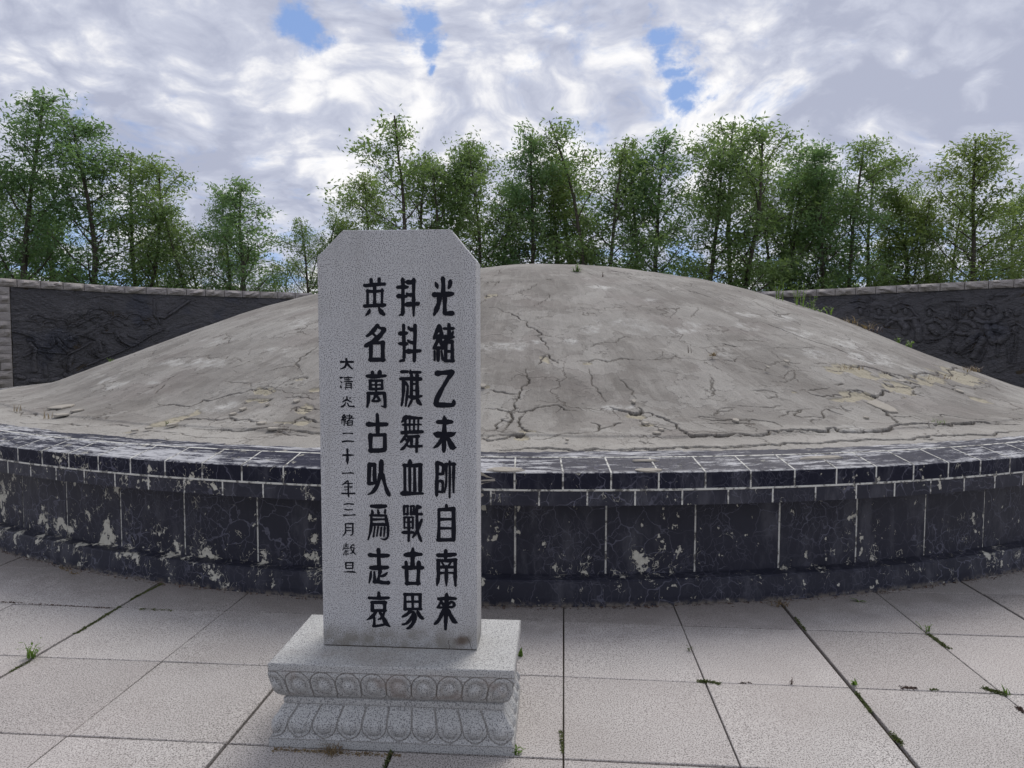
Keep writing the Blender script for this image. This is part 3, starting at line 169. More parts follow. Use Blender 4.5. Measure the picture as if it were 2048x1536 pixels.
WHITE=[[2352,7166,168,94],[2838,7375,252,112],[2953,7325,197,96],[2901,6715,305,138],[3385,7313,265,180],[3633,7037,520,176],[1854,6306,115,155],[4090,7012,347,167],[2709,7790,429,101],[2407,4983,114,121],[1019,6892,238,167],[677,6600,102,91],[1668,6842,261,153],[-139,6203,225,59],[898,8029,183,144],[1859,6334,127,126],[157,6305,144,56],[460,6340,85,56],[1413,7645,136,88],[1394,7138,184,85],[793,5152,120,44],[2298,7176,169,81],[-2264,5478,175,107],[-2313,6683,386,79],[-3136,6817,472,105],[-3337,7631,491,131],[-3321,6424,272,90],[-2309,7394,303,137],[-3939,6861,474,114]]
FLAKES=[[2968,5609,103,173],[2457,6295,29,36],[2215,6081,15,30],[1598,4985,24,38],[2664,5258,20,34],[4166,6520,47,58],[3194,6214,29,30],[3544,6388,72,45],[909,5234,20,38],[1008,4702,23,40],[955,4606,31,31],[927,4847,28,30],[-224,5449,31,50],[1598,4978,25,41],[349,4405,11,30],[-3929,6095,103,124],[-3656,5675,65,76],[-1670,5424,29,36],[-2066,5375,28,40],[-2104,5272,24,40],[-1893,5422,14,30],[-2644,4887,28,35],[-2577,4950,28,31],[-1642,4793,51,42],[-3629,5837,39,65],[-1781,4972,36,52],[-2455,5034,31,65]]
LWALL=[[-12.79,15.79],[-12.072,16.858],[-10.703,18.921],[-8.343,20.421],[-6.003,21.578]]
RWALL=[[12.498,14.423],[11.628,16.057],[10.774,16.924],[9.834,17.936],[8.825,18.954],[7.615,19.965],[6.794,20.43]]
LREL=[[3,2,1.768,2.079,1.841,2.151,1.949,2.168,2.055,2.128,2.108,2.09,2.236,2.084,2.346,2.057],[3,2,2.591,2.085,2.67,2.19,2.806,2.226,2.922,2.188,3.017,2.098],[3,2,3.098,2.142,3.142,2.27,3.244,2.347,3.408,2.386,3.551,2.349,3.653,2.268,3.713,2.184],[3,2,3.177,2.113,3.28,2.169,3.401,2.163,3.481,2.091],[3,2,3.668,2.096,3.755,2.185,3.87,2.21,3.983,2.158,4.039,2.105],[3,2,4.04,2.127,4.119,2.237,4.274,2.267,4.41,2.223,4.485,2.114],[3,2,2.817,1.937,2.898,2.042,3.037,2.088,3.196,2.072,3.294,1.969],[3,2,2.011,1.868,2.086,1.969,2.197,2.002,2.325,1.976,2.396,1.876],[3,2,2.345,2.037,2.458,2.06,2.57,2.023,2.661,1.902],[3,2,2.661,1.882,2.721,1.955,2.798,1.967,2.874,1.907],[3,2,2.873,1.865,2.953,1.909,3.069,1.848],[3,2,3.311,1.874,3.415,1.94,3.538,1.9,3.598,1.816],[3,2,3.498,1.942,3.603,1.998,3.729,2.001,3.807,1.949],[3,2,3.647,2.074,3.811,2.111,3.923,2.059,4.035,1.953],[3,2,4.304,1.891,4.404,1.992,4.522,2.005,4.64,1.963,4.697,1.875],[3,2,4.485,2.114,4.604,2.106,4.74,2.009],[3,2,1.679,2.018,1.801,2.001,1.889,1.984,1.976,1.907],[3,2,2.452,1.857,2.603,1.87,2.679,1.841],[7,3,2.37,1.652,2.478,1.51,2.607,1.367,2.759,1.325],[7,3,3.382,1.514,3.523,1.408,3.559,1.214],[7,3,3.254,1.323,3.29,1.153],[7,3,2.672,1.635,2.806,1.595,2.918,1.429],[7,3,3.798,1.603,3.908,1.451,4.077,1.342],[7,3,1.698,1.527,1.82,1.508,1.922,1.349],[7,3,2.062,1.228,2.131,1.107,2.221,1.024],[4,4,2.388,1.021,2.62,1.182,2.915,1.325,3.179,1.492],[4,4,3.06,0.882,3.388,1.024,3.864,1.212,4.293,1.43,4.593,1.652,4.977,1.856],[4,4,1.378,1.738,1.581,1.693,1.823,1.587],[4,4,2.135,1.227,2.356,1.205,2.544,1.193],[4,4,2.848,1.678,3.043,1.639,3.281,1.546],[4,4,1.598,1.134,1.776,1.231,1.92,1.269,2.099,1.228],[10,4,3.349,1.088,3.25,1.175,3.193,1.302],[10,4,2.363,1.429,2.51,1.306,2.602,1.202],[10,4,3.492,1.75,3.721,1.732],[10,4,2.258,1.631,2.251,1.388],[10,4,4.136,1.386,3.947,1.495,3.856,1.646],[10,4,4.296,1.584,4.105,1.67],[10,4,1.995,1.369,2.212,1.348],[22,4,1.748,1.448,1.849,1.309,1.824,1.071],[22,4,3.381,1.472,3.416,1.258],[22,4,2.367,1.551,2.438,1.429],[22,4,3.82,1.733,3.837,1.646],[22,4,2.671,1.594,2.689,1.553],[22,4,2.256,1.55,2.262,1.449],[26,3,1.823,1.032,1.832,0.773],[26,3,2.695,1.119,2.63,0.893,2.662,0.685],[26,3,2.052,0.907,2.081,0.664],[26,3,1.461,0.648,1.58,0.604],[26,3,1.753,0.537,2.039,0.505],[26,3,2.527,0.648,2.679,0.601],[26,3,2.205,0.518,2.354,0.552],[14,3,4.755,2.651,4.746,2.253,4.823,2.144,4.88,2.011],[14,3,4.765,2.209,4.985,2.169,5.108,2.262,5.315,2.379],[14,3,5.108,2.262,5.421,2.495,5.632,2.66],[3,3,2.406,1.0,2.496,0.855,2.626,0.748],[3,3,3.092,1.282,3.149,1.176,3.287,1.068],[3,3,2.98,0.863,3.075,0.713,3.28,0.834]]
RREL=[[26,4,5.377,2.41,5.363,2.32],[26,4,4.917,2.373,4.904,2.285],[26,4,4.573,2.385,4.552,2.341],[26,4,4.295,2.376,4.282,2.29],[26,4,3.754,2.316,3.751,2.233],[26,4,3.362,2.243,3.36,2.181],[26,4,2.847,2.249,2.862,2.189],[26,4,2.506,2.279,2.504,2.199],[26,4,2.14,2.229,2.138,2.17],[26,4,1.964,2.263,1.962,2.204],[26,4,1.998,1.875,1.979,1.816],[9,3,5.506,2.459,5.401,2.5,5.272,2.451],[9,3,5.042,2.421,4.919,2.461,4.815,2.392],[9,3,4.415,2.401,4.298,2.451,4.159,2.393,4.077,2.263,3.997,2.197],[9,3,3.831,2.361,3.738,2.42,3.622,2.312],[9,3,2.608,2.282,2.544,2.379,2.426,2.375,2.354,2.235],[9,3,2.224,2.27,2.127,2.306,2.06,2.246],[9,3,2.936,2.312,2.816,2.358,2.761,2.266],[5,4,3.258,2.383,3.251,2.178,3.195,2.126,3.07,2.123,3.021,2.233,3.008,2.375],[5,4,3.145,2.481,3.132,2.134],[5,4,3.177,2.125,3.178,1.91,3.231,1.624,3.311,1.293],[5,4,5.186,2.714,5.172,2.248],[5,4,5.093,2.732,5.049,2.664],[22,3,4.626,2.169,4.465,2.123,4.189,2.138,3.996,2.155],[22,3,4.741,1.976,4.623,2.061,4.505,2.123],[22,3,4.993,2.2,4.788,2.173],[22,3,3.801,2.045,3.615,2.104,3.502,2.039,3.405,1.914],[22,3,3.381,1.727,3.239,1.85,3.187,1.91],[22,3,3.147,1.787,3.003,1.745,2.898,1.745],[22,3,3.085,2.052,2.891,2.028,2.765,1.905,2.898,1.745],[22,3,2.79,2.106,2.616,2.023,2.38,2.018],[40,4,4.384,2.056,4.261,1.925,4.296,1.797],[40,4,4.069,2.05,3.985,1.837,3.978,1.625],[40,4,3.702,1.918,3.586,1.791],[40,4,2.456,1.821,2.375,1.9,2.207,1.819],[40,4,2.365,1.622,2.264,1.583,2.122,1.74],[40,4,2.744,1.784,2.875,1.583,3.078,1.358],[40,4,2.601,1.623,2.697,1.422,2.775,1.219],[40,4,2.543,1.902,2.47,1.742,2.397,1.563],[40,4,2.381,2.058,2.285,2.135],[8,3,2.122,1.72,2.043,1.778,1.944,1.738],[8,3,3.149,1.316,2.957,1.42,2.737,1.583,2.605,1.743],[8,3,3.039,1.256,2.833,1.36,2.631,1.502],[8,3,2.772,1.118,2.651,1.1,2.526,1.423],[8,3,2.301,1.227,2.295,1.504],[8,3,2.097,1.504,2.065,1.073],[8,3,1.944,1.738,1.965,1.427,1.984,1.075],[8,3,2.081,1.935,1.954,1.991,1.82,1.892],[6,3,3.791,1.751,3.606,1.833,3.492,1.749],[6,3,3.825,1.624,3.599,1.624,3.452,1.665],[6,3,3.784,1.54,3.56,1.582],[6,3,5.64,2.621,5.427,2.657,5.256,2.606],[6,3,4.597,2.494,4.4,2.551,4.201,2.501],[6,3,3.446,2.555,3.264,2.568,3.049,2.538],[6,3,2.5,2.556,2.403,2.65,2.156,2.639],[6,3,2.698,2.424,2.563,2.459,2.393,2.394]]
# ------------------------------------------------------------------ materials
def granite(name, base, dark, lightc, gs=420.0, dark_amt=0.5, stain=None, rough=0.7, obj_tint=False, local=False):
    mt, t, b, pos = newmat(name)
    if local: pos = t.n.new('ShaderNodeTexCoord').outputs['Object']
    big = t.noise(pos, 2.3, 3)
    v = t.noise(pos, gs, 2, 0.6); v2 = t.noise(t.map(pos, (1, 1, 1), (5, 3, 1)), gs*0.6, 1, 0.5)
    c = t.mix(t.ss(v, 0.47, 0.62), C3(*base), C3(*lightc))
    c = t.mix(t.m('MULTIPLY', t.ss(v2, 0.50, 0.37), dark_amt), c, C3(*dark))
    c = t.mix(t.lin(big, 0.3, 0.7, 0.0, 0.22), c, C3(base[0]*0.62, base[1]*0.6, base[2]*0.58))
    if obj_tint:
        r = t.n.new('ShaderNodeObjectInfo').outputs['Random']
        c = t.mix(1.0, c, t.mix(r, C3(0.76, 0.75, 0.735), C3(1.06, 1.06, 1.04)), 'MULTIPLY')
    if stain: c = stain(t, c, pos)
    t.put(b, 'Base Color', c); b.inputs['Roughness'].default_value = rough
    t.put(b, 'Normal', t.bump(v, 0.0006, 0.5))
    return mt
def slab_stain(t, c, pos):
    x, y, z = t.sep(pos)
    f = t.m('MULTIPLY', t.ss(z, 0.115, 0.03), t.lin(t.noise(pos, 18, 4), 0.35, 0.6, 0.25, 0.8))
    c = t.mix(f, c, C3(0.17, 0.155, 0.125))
    run = t.noise(t.map(pos, (14, 1, 0.9), (2, 1, 4)), 1.6, 6, 0.6); cl = t.noise(pos, 2.6, 5, 0.6)
    c = t.mix(t.m('MULTIPLY', t.ss(run, 0.50, 0.68), 0.22), c, C3(0.27, 0.265, 0.26)); c = t.mix(t.m('MULTIPLY', t.ss(cl, 0.48, 0.66), 0.22), c, C3(0.30, 0.29, 0.27))
    d = t.vm('LENGTH', t.vm('MULTIPLY', t.vm('SUBTRACT', t.vm('ADD', pos, t.vm('SCALE', t.noise(pos, 30, 3, color=True), 0.02)), (0.555, 0.0, 0.045)), (1, 0.2, 1.6)), out='Value')
    c = t.mix(t.m('MULTIPLY', t.ss(d, 0.045, 0.008), 0.85), c, C3(0.085, 0.055, 0.035))
    return c
MG_SLAB = granite('grey granite speckled', (0.47, 0.47, 0.475), (0.06, 0.06, 0.07), (0.66, 0.66, 0.665), 430, 0.85, slab_stain, local=True)
def ped_stain_shade(t, c, pos):
    x, y, z = t.sep(pos)
    rec = t.attr('groove_shade')
    c = t.mix(t.m('MULTIPLY', rec, 0.9), c, C3(0.07, 0.058, 0.045))  # darkens the carved grooves, standing in for shade the flat light lacks
    wob = t.noise(pos, 7, 4)
    top = t.m('MULTIPLY', t.ss(z, 0.310, 0.316), t.ss(t.m('ADD', t.m('MULTIPLY', t.m('ABSOLUTE', t.m('SUBTRACT', x, 0.42)), 0.33), t.m('ADD', t.m('MULTIPLY', t.m('ABSOLUTE', t.m('SUBTRACT', y, 0.10)), 1.2), t.m('MULTIPLY', wob, 0.25))), 0.32, 0.16))
    c = t.mix(t.m('MULTIPLY', top, t.lin(t.noise(pos, 11, 5), .35, .65, .1, .75)), c, C3(0.27, 0.25, 0.225))
    pink = t.m('MULTIPLY', t.ss(wob, 0.48, 0.62), t.m('MULTIPLY', t.ss(z, 0.31, 0.27), t.ss(z, 0.17, 0.2)))
    return t.mix(t.m('MULTIPLY', pink, 0.5), c, C3(0.25, 0.2, 0.17))
MG_PED = granite('pale granite carved', (0.40, 0.40, 0.39), (0.06, 0.06, 0.07), (0.58, 0.58, 0.56), 380, 0.75, ped_stain_shade, local=True)
def tile_stain(t, c, pos):
    n = t.noise(pos, 1.1, 5, 0.6); n2 = t.noise(t.map(pos, (1, 1, 1), (4, 9, 0)), 0.5, 3)
    c = t.mix(t.m('MULTIPLY', t.ss(n, 0.5, 0.68), 0.20), c, C3(0.20, 0.175, 0.155))
    c = t.mix(t.m('MULTIPLY', t.ss(n2, 0.42, 0.6), 0.22), c, C3(0.40, 0.345, 0.325))
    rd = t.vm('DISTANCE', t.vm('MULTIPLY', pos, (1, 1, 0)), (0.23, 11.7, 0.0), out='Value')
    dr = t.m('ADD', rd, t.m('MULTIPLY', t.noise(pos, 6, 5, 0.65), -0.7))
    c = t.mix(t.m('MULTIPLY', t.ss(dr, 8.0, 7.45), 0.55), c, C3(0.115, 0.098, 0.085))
    return c
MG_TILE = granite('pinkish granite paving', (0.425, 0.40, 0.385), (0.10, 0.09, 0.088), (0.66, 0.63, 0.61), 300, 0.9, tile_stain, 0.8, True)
def soil_mat():
    mt, t, b, pos = newmat('dark soil')
    n = t.noise(pos, 30, 6, 0.7)
    t.put(b, 'Base Color', t.mix(n, C3(0.025, 0.02, 0.014), C3(0.085, 0.065, 0.045))); b.inputs['Roughness'].default_value = 1
    t.put(b, 'Normal', t.bump(n, 0.01)); return mt
M_SOIL = soil_mat()
def ground_mat():
    mt, t, b, pos = newmat('rough grassy ground')
    n = t.noise(pos, 0.8, 8, 0.7); n2 = t.noise(pos, 14, 5, 0.7)
    t.put(b, 'Base Color', t.mix(t.ss(n, 0.4, 0.6), C3(0.11, 0.09, 0.06), t.mix(n2, C3(0.035, 0.06, 0.018), C3(0.09, 0.11, 0.04)))); b.inputs['Roughness'].default_value = 1
    t.put(b, 'Normal', t.bump(n2, 0.04)); return mt
M_GROUND = ground_mat()
def paint_mat(name='flaking black paint', worn=0.0, peel=True):
    mt, t, b, pos = newmat(name)
    x, y, z = t.sep(pos)
    dis = t.vm('ADD', pos, t.vm('SCALE', t.vm('SUBTRACT', t.noise(pos, 7, 3, color=True), (0.5, 0.5, 0.5)), 0.14))
    base = t.mix(t.noise(pos, 5, 5, 0.6), C3(0.010, 0.0105, 0.019), C3(0.027, 0.028, 0.043))
    cr1 = t.ss(t.vor(dis, 7.5), 0.028, 0.006); cr2 = t.ss(t.vor(t.map(dis, (1.35, 1.35, 0.75), (2, 5, 3)), 17), 0.035, 0.008)
    pres = t.ss(t.noise(pos, 2.2, 3), 0.42, 0.60); pres2 = t.ss(t.noise(t.map(pos, (1, 1, 1), (9, 2, 7)), 3.1, 3), 0.46, 0.62)
    crk = t.m('MAXIMUM', t.m('MULTIPLY', cr1, t.m('MULTIPLY_ADD', pres, 0.7, 0.22)), t.m('MULTIPLY', cr2, t.m('MULTIPLY', pres2, 0.75)))
    c = t.mix(t.m('MULTIPLY', crk, 0.8), base, C3(0.12, 0.12, 0.155))
    haze = t.m('MULTIPLY', t.ss(t.noise(t.map(pos, (1, 1, 0.35), (1, 8, 2)), 6, 6, 0.7), 0.48, 0.70), 0.30)
    c = t.mix(haze, c, C3(0.15, 0.15, 0.17))
    pm = 0.0
    if peel:
        pn = t.noise(t.map(pos, (1, 1, 0.9), (3, 3, 1)), 8.5, 9, 0.66); pg = t.noise(t.map(pos, (1, 1, 1), (0, 6, 2)), 2.0, 2)
        hz = t.m('MULTIPLY', t.ss(t.m('ABSOLUTE', t.m('SUBTRACT', z, 0.20)), 0.28, 0.03), 0.062)
        lft = t.m('MULTIPLY', t.ss(x, -0.3, -2.6), 0.065)
        pv = t.m('ADD', t.m('ADD', pn, hz), t.m('ADD', t.m('MULTIPLY', pg, 0.22), lft))
        pm = t.ss(pv, 0.806, 0.822)
        pm = t.m('MAXIMUM', pm, t.m('MULTIPLY', t.ss(pv, 0.735, 0.76), t.m('MULTIPLY', cr2, 0.9)))
        ch_ = t.ss(t.m('ADD', t.noise(t.map(pos, (1, 1, 0.8), (6, 1, 5)), 16, 6, 0.6), t.m('MULTIPLY', t.noise(t.map(pos, (1, 1, 1), (2, 2, 8)), 2.6, 2), 0.30)), 0.806, 0.824)
        pm = t.m('MAXIMUM', pm, ch_)
        spk = t.m('MULTIPLY', t.ss(t.noise(pos, 60, 3, 0.7), 0.645, 0.67), t.ss(pv, 0.71, 0.78))
        pm = t.m('MAXIMUM', pm, spk)
        c = t.mix(pm, c, t.mix(t.noise(pos, 40, 4), C3(0.36, 0.34, 0.28), C3(0.62, 0.60, 0.52)))
        foot = t.m('MULTIPLY', t.ss(z, 0.035, 0.0), t.ss(t.noise(pos, 25, 5, 0.7), 0.42, 0.6))
        c = t.mix(t.m('MULTIPLY', foot, 0.8), c, C3(0.19, 0.165, 0.135))
    if worn:
        # whitewashed wear on the upward faces
        geo = t.n.new('ShaderNodeNewGeometry'); nz = t.sep(geo.outputs['Normal'])[2]
        up = t.ss(nz, 0.3, 0.8)
        rad = t.vm('DISTANCE', t.vm('MULTIPLY', pos, (1, 1, 0)), (0.23, 11.7, 0.0), out='Value')
        ang = t.m('ARCTAN2', t.m('SUBTRACT', x, 0.23), t.m('SUBTRACT', 11.7, y))
        pc = t.comb(t.m('MULTIPLY', ang, 7.7), t.m('MULTIPLY', rad, 7.0), 0.0)
        wn = t.noise(pc, 4.5, 12, 0.82); wl = t.noise(pc, 1.0, 3)
        wv = t.m('ADD', wn, t.m('MULTIPLY', wl, 0.45))
        lw = t.m('MULTIPLY', t.ss(ang, -0.08, -0.22), 0.02)
        wm = t.m('MULTIPLY', t.ss(t.m('ADD', wv, lw), 0.735, 0.82), up)
        edge = t.m('MULTIPLY', t.ss(rad, 7.82, 7.855), t.m('MULTIPLY', up, t.ss(t.noise(pos, 22, 5, 0.7), 0.42, 0.6)))
        wm = t.m('MAXIMUM', wm, t.m('MULTIPLY', edge, 0.8))
        c = t.mix(t.m('MULTIPLY', up, 0.45), c, C3(0.035, 0.035, 0.055))
        c = t.mix(t.m('MULTIPLY', wm, worn), c, C3(0.52, 0.52, 0.53))
    b.inputs['Specular IOR Level'].default_value = 0.06 if worn else 0.32
    t.put(b, 'Base Color', c); t.put(b, 'Roughness', t.mix(pm, C3(0.5, 0.5, 0.5), C3(0.95, 0.95, 0.95)) if peel else 0.55)
    h = t.m('SUBTRACT', t.m('MULTIPLY', t.noise(pos, 14, 5), 0.4), t.m('ADD', t.m('MULTIPLY', crk, 0.35), t.m('MULTIPLY', pm, 0.8) if peel else 0.0))
    t.put(b, 'Normal', t.bump(h, 0.004, 0.8)); return mt
M_PAINT = paint_mat(); M_COPING = paint_mat('worn black coping paint', 0.85)
def mortar_mat():
    mt, t, b, pos = newmat('whitewashed mortar')
    n = t.noise(pos, 22, 6, 0.7)
    t.put(b, 'Base Color', t.mix(t.ss(n, 0.60, 0.47), C3(0.13, 0.125, 0.115), C3(0.60, 0.59, 0.54))); b.inputs['Roughness'].default_value = 0.95
    t.put(b, 'Normal', t.bump(n, 0.004)); return mt
M_MORTAR = mortar_mat()
def cement_mat():
    mt, t, b, pos = newmat('weathered cement render')
    x, y, z = t.sep(pos)
    dx = t.m('SUBTRACT', x, 0.23); dy = t.m('SUBTRACT', 11.7, y)
    rad = t.vm('LENGTH', t.comb(dx, dy, 0.0), out='Value')
    ang = t.m('ARCTAN2', dx, dy)
    # trowel streaks running downhill and a little sideways, different tone in each bay
    st = t.comb(t.m('MULTIPLY', ang, 4.0), t.m('MULTIPLY', rad, 0.55), t.m('MULTIPLY', z, 0.3))
    streak = t.noise(t.map(st, (4.0, 1.0, 1.0), (2, 1, 0)), 2.0, 7, 0.62, 0.5)
    big = t.noise(pos, 0.75, 4, 0.6); med = t.noise(t.map(pos, (1, 1, 1), (4, 4, 0)), 2.6, 6, 0.65, 0.4); fine = t.noise(pos, 55, 4, 0.7)
    c = t.mix(t.ss(big, 0.35, 0.65), C3(0.180, 0.165, 0.146), C3(0.265, 0.250, 0.226))
    c = t.mix(t.m('MULTIPLY', t.ss(med, 0.42, 0.66), 0.55), c, C3(0.32, 0.305, 0.275))
    c = t.mix(t.m('MULTIPLY', t.ss(streak, 0.50, 0.36), 0.38), c, C3(0.13, 0.115, 0.10))
    c = t.mix(t.m('MULTIPLY', t.ss(streak, 0.54, 0.70), 0.32), c, C3(0.36, 0.34, 0.31))
    pink = t.ss(t.noise(t.map(pos, (1, 1, 1), (7, 1, 3)), 1.3, 4), 0.5, 0.66)
    c = t.mix(t.m('MULTIPLY', pink, 0.30), c, C3(0.205, 0.175, 0.16))
    sk = t.noise(t.map(t.vm('ADD', pos, t.vm('SCALE', t.noise(pos, 9, 5, 0.7, color=True), 0.12)), (1, 1, 1), (2, 3, 4)), 1.5, 5, 0.55)
    s1 = t.ss(sk, 0.548, 0.552); s2_ = t.ss(sk, 0.44, 0.444); sedge = t.m('MULTIPLY', t.ss(t.m('ABSOLUTE', t.m('SUBTRACT', sk, 0.55)), 0.0035, 0.001), t.ss(med, 0.42, 0.55))
    c = t.mix(t.m('MULTIPLY', s1, 0.34), c, C3(0.36, 0.345, 0.315)); c = t.mix(t.m('MULTIPLY', t.m('SUBTRACT', 1.0, s2_), 0.30), c, C3(0.13, 0.118, 0.104))
    c = t.mix(t.m('MULTIPLY', sedge, 0.7), c, C3(0.08, 0.07, 0.06))
    ap = t.ss(rad, 7.10, 7.30)
    c = t.mix(t.m('MULTIPLY', ap, 0.45), c, C3(0.38, 0.36, 0.325))
    c = t.mix(t.m('MULTIPLY', t.attr('white'), t.ss(t.noise(t.map(pos, (1, 1, 1), (3, 2, 1)), 6, 9, 0.75), 0.40, 0.62)), c, C3(0.48, 0.47, 0.44))
    sp_ = t.noise(pos, 130, 2, 0.6)
    c = t.mix(t.m('MULTIPLY', t.ss(sp_, 0.54, 0.64), 0.5), c, C3(0.075, 0.068, 0.06))
    lt = t.noise(t.map(st, (30.0, 5.0, 1.0), (1, 1, 0)), 1.0, 6, 0.7, 1.0)
    c = t.mix(t.m('MULTIPLY', t.ss(lt, 0.55, 0.68), 0.30), c, C3(0.36, 0.34, 0.31))
    c = t.mix(t.m('MULTIPLY', t.ss(lt, 0.46, 0.34), 0.25), c, C3(0.11, 0.095, 0.08))
    # hairline crazing
    dis = t.vm('ADD', pos, t.vm('SCALE', t.noise(pos, 5, 4, color=True), 0.25))
    hl = t.m('MULTIPLY', t.ss(t.vor(dis, 1.9), 0.012, 0.002), t.ss(t.noise(pos, 1.7, 3), 0.50, 0.62))
    c = t.mix(t.m('MULTIPLY', hl, 0.8), c, C3(0.09, 0.075, 0.06))
    ea = t.attr('earth')
    c = t.mix(ea, c, t.mix(t.noise(pos, 45, 5, 0.7), C3(0.24, 0.205, 0.14), C3(0.40, 0.37, 0.29)))
    c = t.mix(t.attr('crack'), c, C3(0.035, 0.028, 0.02))  # soil in the cracks, also painting in shade the grooves only partly cast
    t.put(b, 'Base Color', c); b.inputs['Roughness'].default_value = 0.95
    h = t.m('ADD', t.m('MULTIPLY', fine, 0.35), t.m('ADD', t.m('MULTIPLY', streak, 0.8), t.m('MULTIPLY', med, 0.8)))
    h = t.m('SUBTRACT', t.m('ADD', h, t.m('MULTIPLY', t.m('ADD', s1, s2_), 0.5)), t.m('MULTIPLY', hl, 0.8))
    t.put(b, 'Normal', t.bump(h, 0.010, 0.9)); return mt
M_CEMENT = cement_mat()
def flake_mat():
    mt, t, b, pos = newmat('broken render flake')
    t.put(b, 'Base Color', t.mix(t.noise(pos, 30, 5, 0.7), C3(0.27, 0.245, 0.205), C3(0.40, 0.37, 0.32))); b.inputs['Roughness'].default_value = 1
    t.put(b, 'Normal', t.bump(t.noise(pos, 60, 4), 0.004)); return mt
M_FLAKE = flake_mat()
def rock_mat():
    mt, t, b, pos = newmat('rock faced granite')
    n = t.noise(pos, 3.0, 4); f = t.noise(pos, 70, 3, 0.7)
    r = t.n.new('ShaderNodeObjectInfo').outputs['Random']
    c = t.mix(n, C3(0.26, 0.235, 0.215), C3(0.40, 0.37, 0.345)); c = t.mix(t.m('MULTIPLY', r, 0.6), c, C3(0.35, 0.32, 0.32))
    c = t.mix(t.m('MULTIPLY', t.ss(f, 0.5, 0.65), 0.5), c, C3(0.15, 0.14, 0.14))
    t.put(b, 'Base Color', c); b.inputs['Roughness'].default_value = 0.9
    t.put(b, 'Normal', t.bump(t.noise(pos, 18, 6, 0.7), 0.02)); return mt
M_ROCK = rock_mat()
def relief_mat():
    mt, t, b, pos = newmat('dark cast relief')
    n = t.noise(pos, 1.2, 4); f = t.noise(t.map(pos, (1, 1, 2.2)), 11, 7, 0.65, 0.6)
    c = t.mix(n, C3(0.060, 0.059, 0.066), C3(0.115, 0.110, 0.120))
    x, y, z = t.sep(pos)
    c = t.mix(t.m('MULTIPLY', t.ss(t.noise(pos, 0.9, 3), 0.57, 0.68), 0.5), c, C3(0.035, 0.042, 0.068))
    t.put(b, 'Base Color', c); b.inputs['Roughness'].default_value = 0.36
    t.put(b, 'Normal', t.bump(f, 0.07, 1.0)); return mt
M_RELIEF = relief_mat()
def ink_mat():
    mt, t, b, pos = newmat('black engraved paint')
    t.put(b, 'Base Color', t.mix(t.noise(pos, 60, 4), C3(0.004, 0.0045, 0.009), C3(0.009, 0.010, 0.017))); b.inputs['Roughness'].default_value = 0.75; b.inputs['Specular IOR Level'].default_value = 0.2
    t.put(b, 'Normal', t.bump(t.noise(pos, 120, 3), 0.001)); return mt
M_INK = ink_mat()
def leaf_mat(name, a, bcol, trans=0.42):
    mt, t, b, pos = newmat(name)
    r = t.attr('shade')
    c = t.mix(r, C3(*a), C3(*bcol))
    c = t.mix(t.m('MULTIPLY', t.ss(t.noise(pos, 0.6, 3), 0.45, 0.65), 0.5), c, C3(bcol[0]*1.1, bcol[1]*1.0, bcol[2]*0.9))
    t.put(b, 'Base Color', c); b.inputs['Roughness'].default_value = 0.55; b.inputs['Specular IOR Level'].default_value = 0.3
    tr = t.n.new('ShaderNodeBsdfTranslucent'); t.put(tr, 'Color', t.mix(0.5, c, C3(bcol[0]*2.2, bcol[1]*2.2, bcol[2]*1.2)))
    mx = t.n.new('ShaderNodeMixShader'); mx.inputs[0].default_value = trans
    t.l.new(b.outputs[0], mx.inputs[1]); t.l.new(tr.outputs[0], mx.inputs[2])
    t.l.new(mx.outputs[0], t.n['Material Output'].inputs[0]); return mt
M_LEAF = [leaf_mat('willow foliage', (0.078, 0.130, 0.052), (0.185, 0.270, 0.115)), leaf_mat('elm foliage', (0.062, 0.120, 0.055), (0.160, 0.260, 0.125)), leaf_mat('yellowish foliage', (0.085, 0.132, 0.048), (0.205, 0.275, 0.105))]
M_WEED = leaf_mat('weed green', (0.05, 0.10, 0.025), (0.13, 0.21, 0.05)); M_MOSS = leaf_mat('joint moss green', (0.035, 0.055, 0.018), (0.11, 0.13, 0.05), 0.25)
M_STRAW = leaf_mat('dry grass', (0.13, 0.085, 0.05), (0.26, 0.20, 0.11), 0.2); M_TWIG = leaf_mat('dry brown twig', (0.05, 0.03, 0.025), (0.11, 0.07, 0.05), 0.05)
def bark_mat():
    mt, t, b, pos = newmat('grey brown bark')
    n = t.noise(t.map(pos, (6, 6, 1)), 3, 5)
    t.put(b, 'Base Color', t.mix(n, C3(0.035, 0.03, 0.024), C3(0.12, 0.10, 0.08))); b.inputs['Roughness'].default_value = 0.9
    t.put(b, 'Normal', t.bump(n, 0.02)); return mt
M_BARK = bark_mat()
# ------------------------------------------------------------------ ground
CX, CY = 0.23, 11.70
g = 600.0
put('ground', mesh_py('ground', [(-g, -g, -0.055), (g, -g, -0.055), (g, g, -0.055), (-g, g, -0.055)], [(0, 1, 2, 3)], M_GROUND), kind='structure')
pav = put('pavement', mesh_py('paving_bed', [(-15, -5, -0.018), (15, -5, -0.018), (15, 13.2, -0.018), (-15, 13.2, -0.018), (-15, -5, -0.2), (15, -5, -0.2), (15, 13.2, -0.2), (-15, 13.2, -0.2)], [(0, 1, 2, 3), (4, 5, 1, 0), (5, 6, 2, 1), (6, 7, 3, 2), (7, 4, 0, 3)], M_SOIL), kind='structure')
TS, TX, TY, TYAW = 0.6284, -1.597, 3.844, -0.0741
ct, st_ = math.cos(TYAW), math.sin(TYAW)
def tile_pt(a, b): return (TX+TS*(a*ct-b*st_), TY+TS*(a*st_+b*ct))
wide = {-1: 0.015, 1: 0.013, 2: 0.013, 5: 0.018, 7: 0.015, -3: 0.007, 8: 0.005}
def gapi(i): return wide.get(i, 0.0062)
